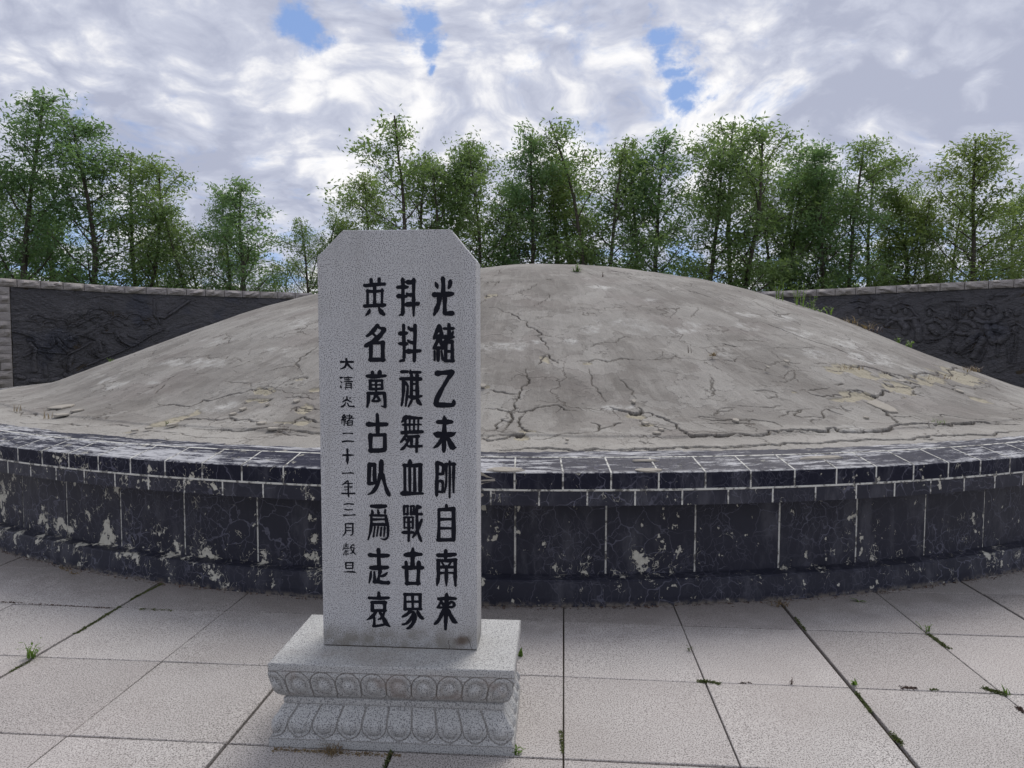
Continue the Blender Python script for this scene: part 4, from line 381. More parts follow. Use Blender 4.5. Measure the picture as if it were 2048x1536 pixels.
def gapj(j): return {-2: 0.010, 0: 0.0085}.get(j, 0.0055)
far = []
for i in range(-20, 22):
    for j in range(-13, 13):
        cx, cy = tile_pt(i+.5, j+.5)
        rr = math.hypot(cx-CX, cy-CY)
        if rr < 7.35: continue
        x0, x1 = i*TS+gapi(i)/2, (i+1)*TS-gapi(i+1)/2; y0, y1 = j*TS+gapj(j)/2, (j+1)*TS-gapj(j+1)/2
        L, W = x1-x0, y1-y0; bv = 0.0025
        dz = [random.uniform(-0.0022, 0.0022) for _ in range(4)]
        zt = random.uniform(-0.001, 0.001)
        V = []
        for k, (px, py) in enumerate(((0, 0), (L, 0), (L, W), (0, W))): V.append((px, py, -0.05))
        for k, (px, py) in enumerate(((0, 0), (L, 0), (L, W), (0, W))): V.append((px, py, zt+dz[k]-bv))
        for k, (px, py) in enumerate(((bv, bv), (L-bv, bv), (L-bv, W-bv), (bv, W-bv))): V.append((px, py, zt+dz[k]))
        F = [(8, 9, 10, 11)]
        for a in range(4):
            c = (a+1) % 4; F += [(a, c, 4+c, 4+a), (4+a, 4+c, 8+c, 8+a)]
        ang = random.uniform(-0.0015, 0.0015)
        lx, ly = TX+x0*ct-y0*st_, TY+x0*st_+y0*ct
        inview = -6 <= i <= 11 and -4 <= j <= 6 and cy > 1.4
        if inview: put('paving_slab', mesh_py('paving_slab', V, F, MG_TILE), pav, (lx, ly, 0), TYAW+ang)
        else:
            ca, sa = math.cos(TYAW), math.sin(TYAW)
            far.append(([(lx+a*ca-b*sa, ly+a*sa+b*ca, c) for a, b, c in V], F))
V = []; F = []
for v, f in far:
    n = len(V); V += v; F += [tuple(k+n for k in q) for q in f]
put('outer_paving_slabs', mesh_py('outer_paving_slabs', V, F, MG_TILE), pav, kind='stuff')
# ------------------------------------------------------------------ burial mound
tomb = thing('burial_mound', 'low grey cement burial mound, cracked, ringed by a black painted brick wall', 'tomb', (CX, CY, 0))
def loc(V): V = np.array(V, float); V[:, 0] -= CX; V[:, 1] -= CY; return V
NR = np.array([0, 1, 2, 3, 4, 5, 6, 6.8, 7.5]); NZ = np.array([2.784, 2.679, 2.539, 2.336, 2.059, 1.688, 1.268, .955, .853])
def prof(r):
    mm = np.gradient(NZ, NR); mm[0] = 0
    r = np.asarray(r, float); i = np.clip(np.searchsorted(NR, r)-1, 0, len(NR)-2); h = NR[i+1]-NR[i]; t = (r-NR[i])/h
    return (2*t**3-3*t**2+1)*NZ[i]+(t**3-2*t**2+t)*h*mm[i]+(-2*t**3+3*t**2)*NZ[i+1]+(t**3-t**2)*h*mm[i+1]
R = np.concatenate([np.linspace(0.05, 1.0, 8, endpoint=False), np.linspace(1.0, 4.5, 120, endpoint=False), np.linspace(4.5, 6.3, 140, endpoint=False), np.linspace(6.3, 7.53, 160)])
dg = np.concatenate([np.linspace(-180, -76, 60, endpoint=False), np.linspace(-76, -35, 340, endpoint=False), np.linspace(-35, 35, 1120, endpoint=False), np.linspace(35, 76, 340, endpoint=False), np.linspace(76, 180, 60, endpoint=False)])
TH = np.radians(dg)
RR, TT = np.meshgrid(R, TH); X = CX+RR*np.sin(TT); Y = CY-RR*np.cos(TT)
Z = prof(RR)
sh = 0.11*np.clip(1-(RR/7.4)**2, 0, 1)
crack = np.zeros_like(X); earth = np.zeros_like(X); white = np.zeros_like(X); lift = np.zeros_like(X); depth = np.zeros_like(X)
def sl(px, py, pad):
    r = math.hypot(px-CX, py-CY); th = math.atan2(px-CX, CY-py); da = pad/max(r, .3)
    i0, i1 = np.searchsorted(TH, th-da), np.searchsorted(TH, th+da); j0, j1 = np.searchsorted(R, r-pad), np.searchsorted(R, r+pad)
    return slice(max(i0-1, 0), i1+1), slice(max(j0-1, 0), j1+1)
def rough_line(P, amp=0.30):
    for it in range(3):
        Q = [P[0]]
        for a, b in zip(P[:-1], P[1:]):
            l = math.hypot(b[0]-a[0], b[1]-a[1])
            if l > 0.035:
                o = random.gauss(0, amp*0.35)*min(l, .25); Q.append(((a[0]+b[0])/2-(b[1]-a[1])/l*o, (a[1]+b[1])/2+(b[0]-a[0])/l*o))
            Q.append(b)
        P = Q
    return P
allc_extra = 20
allc = [(c[0], [(c[k]/1000, c[k+1]/1000) for k in range(1, len(c)-1, 2)]) for c in CRACKS]
for k in range(46):                                           # small extra splits near the foot of the dome
    th = math.radians(random.uniform(-52, 52)); r = 7.42-abs(random.gauss(0, 0.35)) if k < 34 else random.uniform(3, 6.8)
    a = random.uniform(0.06, 0.4); p = [(CX+r*math.sin(th), CY-r*math.cos(th))]
    for q in range(3): th += a/r/3; r += random.gauss(0, 0.04); p.append((CX+r*math.sin(th), CY-r*math.cos(th)))
    allc.append((random.choice((1.5, 2, 3)), p))
for k in range(allc_extra):                                    # thin flaking edges low on the right side
    th = math.radians(random.uniform(6, 54)); r = random.uniform(6.2, 7.38); a = random.uniform(0.08, 0.45); p = [(CX+r*math.sin(th), CY-r*math.cos(th))]
    for q in range(4): th += a/r/4; r += random.gauss(0, 0.018); p.append((CX+r*math.sin(th), CY-r*math.cos(th)))
    allc.append((random.choice((1, 1.5, 2, 2.5)), p))
for wd, P in allc:
    P = rough_line(P); L = sum(math.hypot(b[0]-a[0], b[1]-a[1]) for a, b in zip(P[:-1], P[1:])); s = 0
    for a, b in zip(P[:-1], P[1:]):
        l = math.hypot(b[0]-a[0], b[1]-a[1]); 
        if l < 1e-6: continue
        mx_, my_ = (a[0]+b[0])/2, (a[1]+b[1])/2
        ta = min(1.0, 0.35+4*min(s, L-s)/max(L, .1)); s += l
        ww = (0.0012*wd+0.0009)*ta*random.uniform(0.5, 1.5)
        reach = ww*3 + (0.10 if wd >= 4 else 0.03)
        u, v = sl(mx_, my_, l/2+reach)
        xs, ys = X[u, v], Y[u, v]
        t = np.clip(((xs-a[0])*(b[0]-a[0])+(ys-a[1])*(b[1]-a[1]))/(l*l), 0, 1)
        ex, ey = xs-a[0]-t*(b[0]-a[0]), ys-a[1]-t*(b[1]-a[1]); d = np.hypot(ex, ey)
        up = (ex*(CX-xs)+ey*(CY-ys)) > 0
        k_ = np.clip(1.9-d/ww, 0, 1)
        crack[u, v] = np.maximum(crack[u, v], k_*(0.95 if wd >= 3 else 0.75))
        depth[u, v] = np.maximum(depth[u, v], np.clip(1.7-d/ww, 0, 1)*0.005*wd*ta)
        if wd >= 4: lift[u, v] = np.maximum(lift[u, v], np.where(up, np.exp(-d/0.035)*0.0018*wd*ta*random.uniform(.4, 1.4), 0))
        else: lift[u, v] = np.maximum(lift[u, v], np.where(up, np.exp(-d/0.015)*0.0008*wd*ta, 0))
nz = fbm(X, Y, 9, 4, 3); nz2 = fbm(X, Y, 4, 4, 9)
def ell(L, arr, soft, amp, namp, fld):
    for x, y, ra, rb in L:
        x, y, ra, rb = x/1000, y/1000, ra/1000, rb/1000; th = math.atan2(x-CX, CY-y); pad = max(ra, rb)*1.9
        u, v = sl(x, y, pad); xs, ys = X[u, v]-x, Y[u, v]-y
        dt = xs*math.cos(th)+ys*math.sin(th); dr = xs*math.sin(th)-ys*math.cos(th)
        e = np.sqrt((dt/ra)**2+(dr/rb)**2)+(fld[u, v]-0.5)*namp
        arr[u, v] = np.maximum(arr[u, v], np.clip((1-e)/soft, 0, 1)*amp)
ell(EARTH, earth, 0.12, 1.0, 2.6, nz); ell(WHITE, white, 0.8, 0.9, 3.0, nz2)
earth *= (crack < 0.6)
Z = Z - depth + lift*(depth < 0.004) - earth*0.010 + (fbm(X, Y, 1.1, 3, 5)-0.5)*0.05*np.clip((7.3-RR)/1.0, 0, 1) + (nz-0.5)*0.008 + (fbm(X, Y, 0.5, 2, 15)-0.5)*0.10*np.clip((6.8-RR)/1.5, 0, 1)*np.clip(RR/2, 0, 1) + (fbm(X, Y, 24, 3, 41)-0.5)*0.004
Z += earth*(fbm(X, Y, 30, 3, 8)-0.5)*0.016
step = np.clip((7.16-RR+0.10*(fbm(X, Y, 1.7, 4, 21)-0.5))/0.02, 0, 1); Z += step*0.012-0.006     # dome skin ends over the apron with a small ragged step
Vd = np.stack([X+sh-CX, Y-CY, Z], -1).reshape(-1, 3)
put('dome', mesh_np('dome', Vd, grid_faces(len(TH), len(R), True), M_CEMENT, True, {'crack': crack.ravel(), 'earth': earth.ravel(), 'white': white.ravel()}), tomb)
def surf(x, y):
    r = math.hypot(x-CX, y-CY); return float(prof(min(r, 7.5))), r
flm = []
for k, (x, y, ra, rb) in enumerate(FLAKES):
    x, y, ra, rb = x/1000, y/1000, ra/1000, min(rb/1000*.8, 0.3)
    z, r = surf(x, y); th = math.atan2(x-CX, CY-y)
    n = random.choice((6, 7, 8)); V = []; ph = random.random()*6
    e_r = np.array([math.sin(th), -math.cos(th), (float(prof(r+.02))-z)/.02]); e_r /= np.linalg.norm(e_r); e_t = np.array([math.cos(th), math.sin(th), 0]); nn = np.cross(e_t, -e_r); nn *= np.sign(nn[2])
    tilt = random.uniform(0.01, 0.06); 
    for lay, hh, ins in ((0, -0.004, 1.0), (1, 0.006, 0.98), (2, 0.009, 0.9)):
        for q in range(n):
            random.seed(k*50+q); f = random.uniform(0.72, 1.15)*ins; a = ph+q/n*2*math.pi
            p = np.array([x-CX, y-CY, z])+e_t*math.cos(a)*ra*f+e_r*math.sin(a)*rb*f+nn*(hh+0.012+tilt*(1+math.sin(a))*rb*.5); V.append(p)
    F = [tuple(range(2*n, 3*n))]+[(l*n+q, l*n+(q+1) % n, (l+1)*n+(q+1) % n, (l+1)*n+q) for l in (0, 1) for q in range(n)]+[tuple(reversed(range(n)))]
    put('render_flake', mesh_py('render_flake', V, F, M_FLAKE), tomb)
random.seed(11)
def ring(name, prf, mat, d0=-180, d1=180, step=0.5, parent=tomb, **kw):
    n = int(round((d1-d0)/step)); full = abs(d1-d0-360) < 1e-6; A = np.radians(np.linspace(d0, d1, n, endpoint=not full) if full else np.linspace(d0, d1, n+1))
    P = np.array(prf); V = np.stack([P[None, :, 0]*np.sin(A)[:, None], -P[None, :, 0]*np.cos(A)[:, None], np.repeat(P[None, :, 1], len(A), 0)], -1).reshape(-1, 3)
    return put(name, mesh_np(name, V, grid_faces(len(A), len(P), full), mat, False), parent, **kw)
ring('plinth', [(7.785, -0.05), (7.78, 0.05), (7.77, 0.138), (7.758, 0.147), (7.69, 0.158), (7.60, 0.16)], M_PAINT)
ring('mortar_bed', [(7.681, 0.10), (7.681, 0.603), (7.70, 0.606), (7.853, 0.607), (7.855, 0.680), (7.861, 0.683), (7.861, 0.693), (7.857, 0.695), (7.857, 0.777), (7.853, 0.7835), (7.652, 0.8335)], M_MORTAR, step=0.25)
ring('inner_strip', [(7.6535, 0.80), (7.648, 0.8350), (7.60, 0.841), (7.48, 0.848)], M_COPING, step=0.25)
ring('painted_line', [(7.6585, 0.8), (7.658, 0.8375), (7.6455, 0.8395), (7.645, 0.82)], M_MORTAR, step=0.25)
def wedge(name, d0, d1, r0, r1, z0, z1, mat, zin=None, bev=0.003, sub=3, jit=0.0, **kw):
    zin = z1 if zin is None else zin
    A = np.radians(np.linspace(d0, d1, sub+1)); j = lambda: random.uniform(-jit, jit)
    j1, j2, j3 = j(), j(), j()
    P = [(r0, z0), (r1+j1, z0), (r1+j1, z1-bev), (r1-bev+j1, z1), (r0, zin+j2*.4)]
    V = [(r*math.sin(a), -r*math.cos(a), z) for a in A for r, z in P]; n = len(P)
    F = [(i*n+k, (i+1)*n+k, (i+1)*n+(k+1) % n, i*n+(k+1) % n) for i in range(sub) for k in range(n)] + [tuple(reversed(range(n))), tuple(sub*n+k for k in range(n))]
    return V, F
def pieces(name, step, off, r0, r1, z0, z1, mat, gapdeg, zin=None, vis=50, jit=0.0015, sub=3):
    rest_v, rest_f = [], []
    k0 = math.ceil((-180-off)/step); k = k0
    N_ = int(round(360/step)); st = 360/N_ if abs(360/N_-step) < .03 else step
    for k in range(k0, k0+N_):
        a0 = off+k*step; a1 = a0+step
        if a1 > 180+off % step: break
        gg = gapdeg*random.uniform(0.8, 1.25)
        V, F = wedge(name, a0+gg/2, a1-gg/2, r0, r1, z0, z1, mat, zin, jit=jit, sub=sub)
        if abs((a0+a1)/2) < vis: put(name, mesh_py(name, V, F, mat), tomb)
        else:
            n = len(rest_v); rest_v += V; rest_f += [tuple(q+n for q in f) for f in F]
    put('far_'+name+'s', mesh_py('far_'+name, rest_v, rest_f, mat), tomb, kind='stuff')
pieces('brick', 1.95, -1.56, 7.66, 7.860, 0.6925, 0.785, M_COPING, 0.070, zin=0.836)
pieces('brick', 1.95, -0.57, 7.60, 7.858, 0.600, 0.6835, M_PAINT, 0.070)
pieces('wall_panel', 3.95, -1.56, 7.55, 7.684, 0.150, 0.604, M_PAINT, 0.085, sub=6, jit=0.0008)
V = []; F = []
for k in range(-40, 41):                                       # flush mortar in the cross joints of the coping
    a0 = -1.56+1.95*k; v, f = wedge('', a0-0.034, a0+0.034, 7.652, 7.8605, 0.690, 0.7872, M_MORTAR, 0.8385, sub=1); n = len(V); V += v; F += [tuple(q+n for q in ff) for ff in f]
    a0 = -0.57+1.95*k; v, f = wedge('', a0-0.034, a0+0.034, 7.70, 7.8585, 0.601, 0.684, M_MORTAR, sub=1); n = len(V); V += v; F += [tuple(q+n for q in ff) for ff in f]
put('joint_mortar', mesh_py('joint_mortar', V, F, M_MORTAR), tomb, kind='stuff')
# broken corner of the coping beside the stele, with the cement showing
for z0, z1, rr0 in ((0.60, 0.687, 7.8625), (0.687, 0.787, 7.8645)):
    V = []; n = 9
    for k in range(n):
        z = z0+(z1-z0)*k/(n-1); e = -3.0+0.35*math.sin(z*70)+0.5*(z-0.69)/0.1+random.uniform(-.12, .12)
        for j in range(5):
            a = math.radians(-5.2+(e+5.2)*j/4); r = rr0-random.uniform(0, .006)-(0.012 if 0 < j < 4 else 0.0)+(0.008 if j in (1, 2, 3) else 0); V.append((r*math.sin(a), -r*math.cos(a), z))
    put('broken_render', mesh_py('broken_render', V, [(k*5+j, k*5+j+1, k*5+j+6, k*5+j+5) for k in range(n-1) for j in range(4)], M_FLAKE), tomb)
# cement patches on the coping
for deg, r, ra, rb in ((3.9, 7.835, .075, .022), (4.0, 7.71, .09, .010), (12.2, 7.72, .14, .02), (-1.9, 7.83, .10, .03), (-4.5, 7.45, .5, .03)):
    a = math.radians(deg); V = []; n = 11
    for hh, ins in ((0.0, 1.0), (0.010, 0.9)):
        for q in range(n):
            t = q/n*2*math.pi; f = random.uniform(0.75, 1.2)*ins; rr = r+rb*f*math.sin(t); aa = a+ra*f*math.cos(t)/r
            rr = min(rr, 7.862); V.append((rr*math.sin(aa), -rr*math.cos(aa), 0.836-max(rr-7.66, 0)*0.255+hh*.8))
    F = [tuple(range(n, 2*n))]+[(q, (q+1) % n, n+(q+1) % n, n+q) for q in range(n)]
    put('cement_patch', mesh_py('cement_patch', V, F, M_FLAKE), tomb)
# ------------------------------------------------------------------ stele and pedestal
SX, SY, SZ, SYAW = -0.7338, 2.6793, 0.317, -0.0695
stele = thing('stone_stele', 'upright speckled grey granite stele with clipped top corners and black carved writing', 'gravestone', (SX, SY, SZ), SYAW)
out = [(0, 0), (0.6035, 0), (0.5985, 1.487), (0.5035, 1.603), (0.0945, 1.603), (-0.006, 1.503)]
def prism(out, y0, y1, bv):
    cxp = sum(p[0] for p in out)/len(out); czp = sum(p[1] for p in out)/len(out); n = len(out)
    def ins(p): return (p[0]+(bv if p[0] < cxp else -bv), p[1]+(bv if p[1] < czp else -bv))
    L = [[(ins(p)[0], y0, ins(p)[1]) for p in out], [(p[0], y0+bv, p[1]) for p in out], [(p[0], y1-bv, p[1]) for p in out], [(ins(p)[0], y1, ins(p)[1]) for p in out]]
    V = [v for l in L for v in l]; F = [tuple(range(n)), tuple(reversed(range(3*n, 4*n)))]
    for l in range(3): F += [(l*n+k, (l+1)*n+k, (l+1)*n+(k+1) % n, l*n+(k+1) % n) for k in range(n)]
    return V, F
V, F = prism(out, 0, 0.152, 0.0025)
slab_o = put('tablet', mesh_py('tablet', V, F, MG_SLAB), stele, (0, 0, 0.003))
V, F = box(0.004, 0.598, 0.003, 0.148, 0.0002, 0.0035); put('mortar_joint', mesh_py('mortar_joint', V, F, M_SOIL), stele)
for pts in ([(0.497, -.0), (0.499, .012), (0.492, .022), (0.494, .035)], [(0.583, 0), (0.578, 0.02), (0.572, 0.036), (0.562, 0.052)]):   # hairline chips in the foot
    V = []; F = []
    for k, (px, pz) in enumerate(pts): V += [(px-.0008, -0.0006, pz+.004), (px+.0008, -0.0006, pz+.004)]
    F = [(2*k, 2*k+1, 2*k+3, 2*k+2) for k in range(len(pts)-1)]
    put('hairline_crack', mesh_py('hairline_crack', V, F, M_SOIL), stele)
for nm, strokes in TEXT.items():
    V = []; F = []; lay = 0
    def poly(pts):
        global lay
        n = len(V); yy = -0.0006-lay*0.000025; lay += 1
        V.extend([(px/1000, yy, pz/1000) for px, pz in pts]); F.append(tuple(range(n, n+len(pts))))
    for s in strokes:
        P = [(s[k], s[k+1], s[k+2]) for k in range(0, len(s), 3)]
        # resample with a smooth curve
        Q = []
        for k in range(len(P)-1):
            a = P[max(k-1, 0)]; b = P[k]; c = P[k+1]; d = P[min(k+2, len(P)-1)]
            for t in (0, .25, .5, .75):
                Q.append(tuple(0.5*(2*b[i]+(c[i]-a[i])*t+(2*a[i]-5*b[i]+4*c[i]-d[i])*t*t+(3*b[i]-a[i]-3*c[i]+d[i])*t**3) for i in range(3)))
        Q.append(P[-1]); wv_ = random.uniform(0, 6); Q = [(q[0], q[1], q[2]*1.25*(1+0.10*math.sin(wv_+k*0.9))) for k, q in enumerate(Q)]
        Lf = []; Rt = []
        for k, q in enumerate(Q):
            a = Q[max(k-1, 0)]; b = Q[min(k+1, len(Q)-1)]; dx, dz = b[0]-a[0], b[1]-a[1]; l = math.hypot(dx, dz) or 1
            hw = max(q[2], .8)/2*random.uniform(0.93, 1.07); nx, nz_ = -dz/l*hw, dx/l*hw
            Lf.append((q[0]+nx, q[1]+nz_)); Rt.append((q[0]-nx, q[1]-nz_))
        for k in range(len(Q)-1): 
            n = len(V); yy = -0.0006-lay*0.000025
            V.extend([(p[0]/1000, yy, p[1]/1000) for p in (Rt[k], Rt[k+1], Lf[k+1], Lf[k])]); F.append((n, n+1, n+2, n+3))
            if k % 4 == 3: lay += 1
        for q in (Q[0], Q[-1]) + tuple(Q[4:-1:4]):
            e = 0.86 if q in (Q[0], Q[-1]) else 1.0
            poly([(q[0]+math.cos(t/9*2*math.pi)*q[2]/2*e*random.uniform(.93, 1.05), q[1]+math.sin(t/9*2*math.pi)*q[2]/2*e*random.uniform(.93, 1.05)) for t in range(9)])
    put('carved_character', mesh_py('carved_character', V, F, M_INK), stele)
PX, PY, PYAW, PW, PD = -0.8985, 2.5250, -0.0603, 0.9125, 0.472
ped = thing('stele_pedestal', 'pale granite pedestal carved with two rows of lotus petals under the stele', 'pedestal', (PX, PY, 0), PYAW)
# profile: (height, inset) top to bottom
PR = [(0.317, 0.003), (0.3145, 0.0), (0.2895, 0.0), (0.2885, 0.001), (0.275, -0.001), (0.262, 0.002), (0.253, 0.004), (0.242, 0.006), (0.231, 0.0085), (0.216, 0.012), (0.202, 0.017), (0.190, 0.025), (0.180, 0.036), (0.1745, 0.045), (0.1725, 0.050),
      (0.1700, 0.044), (0.1665, 0.041), (0.158, 0.0415), (0.1475, 0.043), (0.1455, 0.048), (0.1430, 0.047), (0.132, 0.040), (0.1195, 0.031), (0.104, 0.019), (0.089, 0.011), (0.075, 0.0085), (0.062, 0.0085), (0.048, 0.0105), (0.038, 0.008), (0.033, 0.003), (0.0315, 0.001), (0.0310, -0.0005), (0.0, 0.0)]
zs_ = []
for a, b in zip(PR[:-1], PR[1:]):
    n = max(1, int(round((a[0]-b[0])/0.0022)))
    for k in range(n): zs_.append((a[0]+(b[0]-a[0])*k/n, a[1]+(b[1]-a[1])*k/n))
zs_.append(PR[-1])
PZ = np.array([q[0] for q in zs_]); PI_ = np.array([q[1] for q in zs_])
def side_len(n, L): return np.linspace(0, L, n)
nx, ny = 400, 190
per = []       # (corner based frac, base point, outward normal, petal coord)
for (x0, y0, dx, dy, L, n, npet, ph) in ((0, 0, 1, 0, PW, nx, 9.55, 0.40), (PW, 0, 0, 1, PD, ny, 5, 0.5), (PW, PD, -1, 0, PW, nx, 9.55, 0.40), (0, PD, 0, -1, PD, ny, 5, 0.5)):
    s = np.linspace(0, 1, n, endpoint=False)
    for q in s: per.append((x0+dx*L*q, y0+dy*L*q, dy, -dx, q*npet+ph, min(q, 1-q)*L, dx, dy, q, L))
per = np.array(per)
nP, nZ = len(per), len(PZ)
pc = (per[:, 4] % 1.0-0.5)[:, None]; zz_ = PZ[None, :]; pw_ = PW/9.55
uu = np.abs(pc)*pw_                                   # metres from petal centre
disp = np.zeros((nP, nZ)); groove_shade = np.zeros((nP, nZ))  # second mask paints shade into grooves and mouldings to deepen the carving
# upper petals: round arch at top, sides narrowing at the bottom
half = pw_*0.485
zt0, zb0 = 0.2870, 0.176
cyc = zt0-half*0.93
e_up = np.where(zz_ > cyc, np.hypot(uu, (zz_-cyc)*1.06)-half, uu-half*(1-0.50*np.clip((cyc-zz_-0.035)/0.034, 0, 1)**2))
m_up = (zz_ < 0.2885) & (zz_ > 0.1745)
grv = np.exp(-(e_up/0.0018)**2); disp -= grv*0.0026*m_up; groove_shade = np.maximum(groove_shade, grv*m_up*1.0)
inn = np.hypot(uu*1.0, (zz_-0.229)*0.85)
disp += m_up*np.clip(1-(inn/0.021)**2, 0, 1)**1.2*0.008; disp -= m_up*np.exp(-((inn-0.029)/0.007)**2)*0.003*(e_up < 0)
groove_shade = np.maximum(groove_shade, m_up*np.exp(-((inn-0.029)/0.008)**2)*0.28*(e_up < 0))
# lower petals: open at top, round at bottom
half2 = pw_*0.478; cyc2 = 0.036+half2
e_lo = np.where(zz_ < cyc2, np.hypot(uu, (zz_-cyc2))-half2, uu-half2*(1-0.18*np.clip((zz_-cyc2-0.05)/0.05, 0, 1)))
m_lo = (zz_ < 0.143) & (zz_ > 0.033)
grv = np.exp(-(e_lo/0.0018)**2); disp -= grv*0.0026*m_lo; groove_shade = np.maximum(groove_shade, grv*m_lo*0.9)
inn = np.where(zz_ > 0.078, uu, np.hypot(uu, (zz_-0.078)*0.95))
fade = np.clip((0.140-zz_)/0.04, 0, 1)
disp += m_lo*np.clip(1-(inn/0.027)**2, 0, 1)**1.0*0.010*fade; groove_shade = np.maximum(groove_shade, m_lo*np.exp(-((inn-0.027)/0.004)**2)*0.25*(zz_ < 0.085))
for zq in (0.289, 0.1725, 0.1455, 0.0313): groove_shade = np.maximum(groove_shade, np.exp(-((zz_-zq)/0.0016)**2)*0.6+0*uu)
edge = np.clip(per[:, 5]/0.012, 0, 1)[:, None]; disp *= edge
ins = PI_[None, :]-disp
# corner-aware inset: shrink along the side as well
q_ = per[:, 8][:, None]; L_ = per[:, 9][:, None]
base_ins = PI_[None, :]
X = per[:, 0][:, None]-per[:, 2][:, None]*ins+per[:, 6][:, None]*base_ins*(1-2*q_)
Y = per[:, 1][:, None]-per[:, 3][:, None]*ins+per[:, 7][:, None]*base_ins*(1-2*q_)
Vp = np.stack([X, Y, np.repeat(zz_, nP, 0)], -1).reshape(-1, 3)
Fp = grid_faces(nP, nZ, True)
put('carved_block', mesh_np('carved_block', Vp, Fp[:, ::-1], MG_PED, True, {'groove_shade': groove_shade.ravel()}), ped)
V, F = box(0.0035, PW-0.0035, 0.0035, PD-0.0035, 0.30, 0.3170); me = mesh_py('cap', V, F, MG_PED)
a_ = me.attributes.new('groove_shade', 'FLOAT', 'POINT'); put('top_face', me, ped)
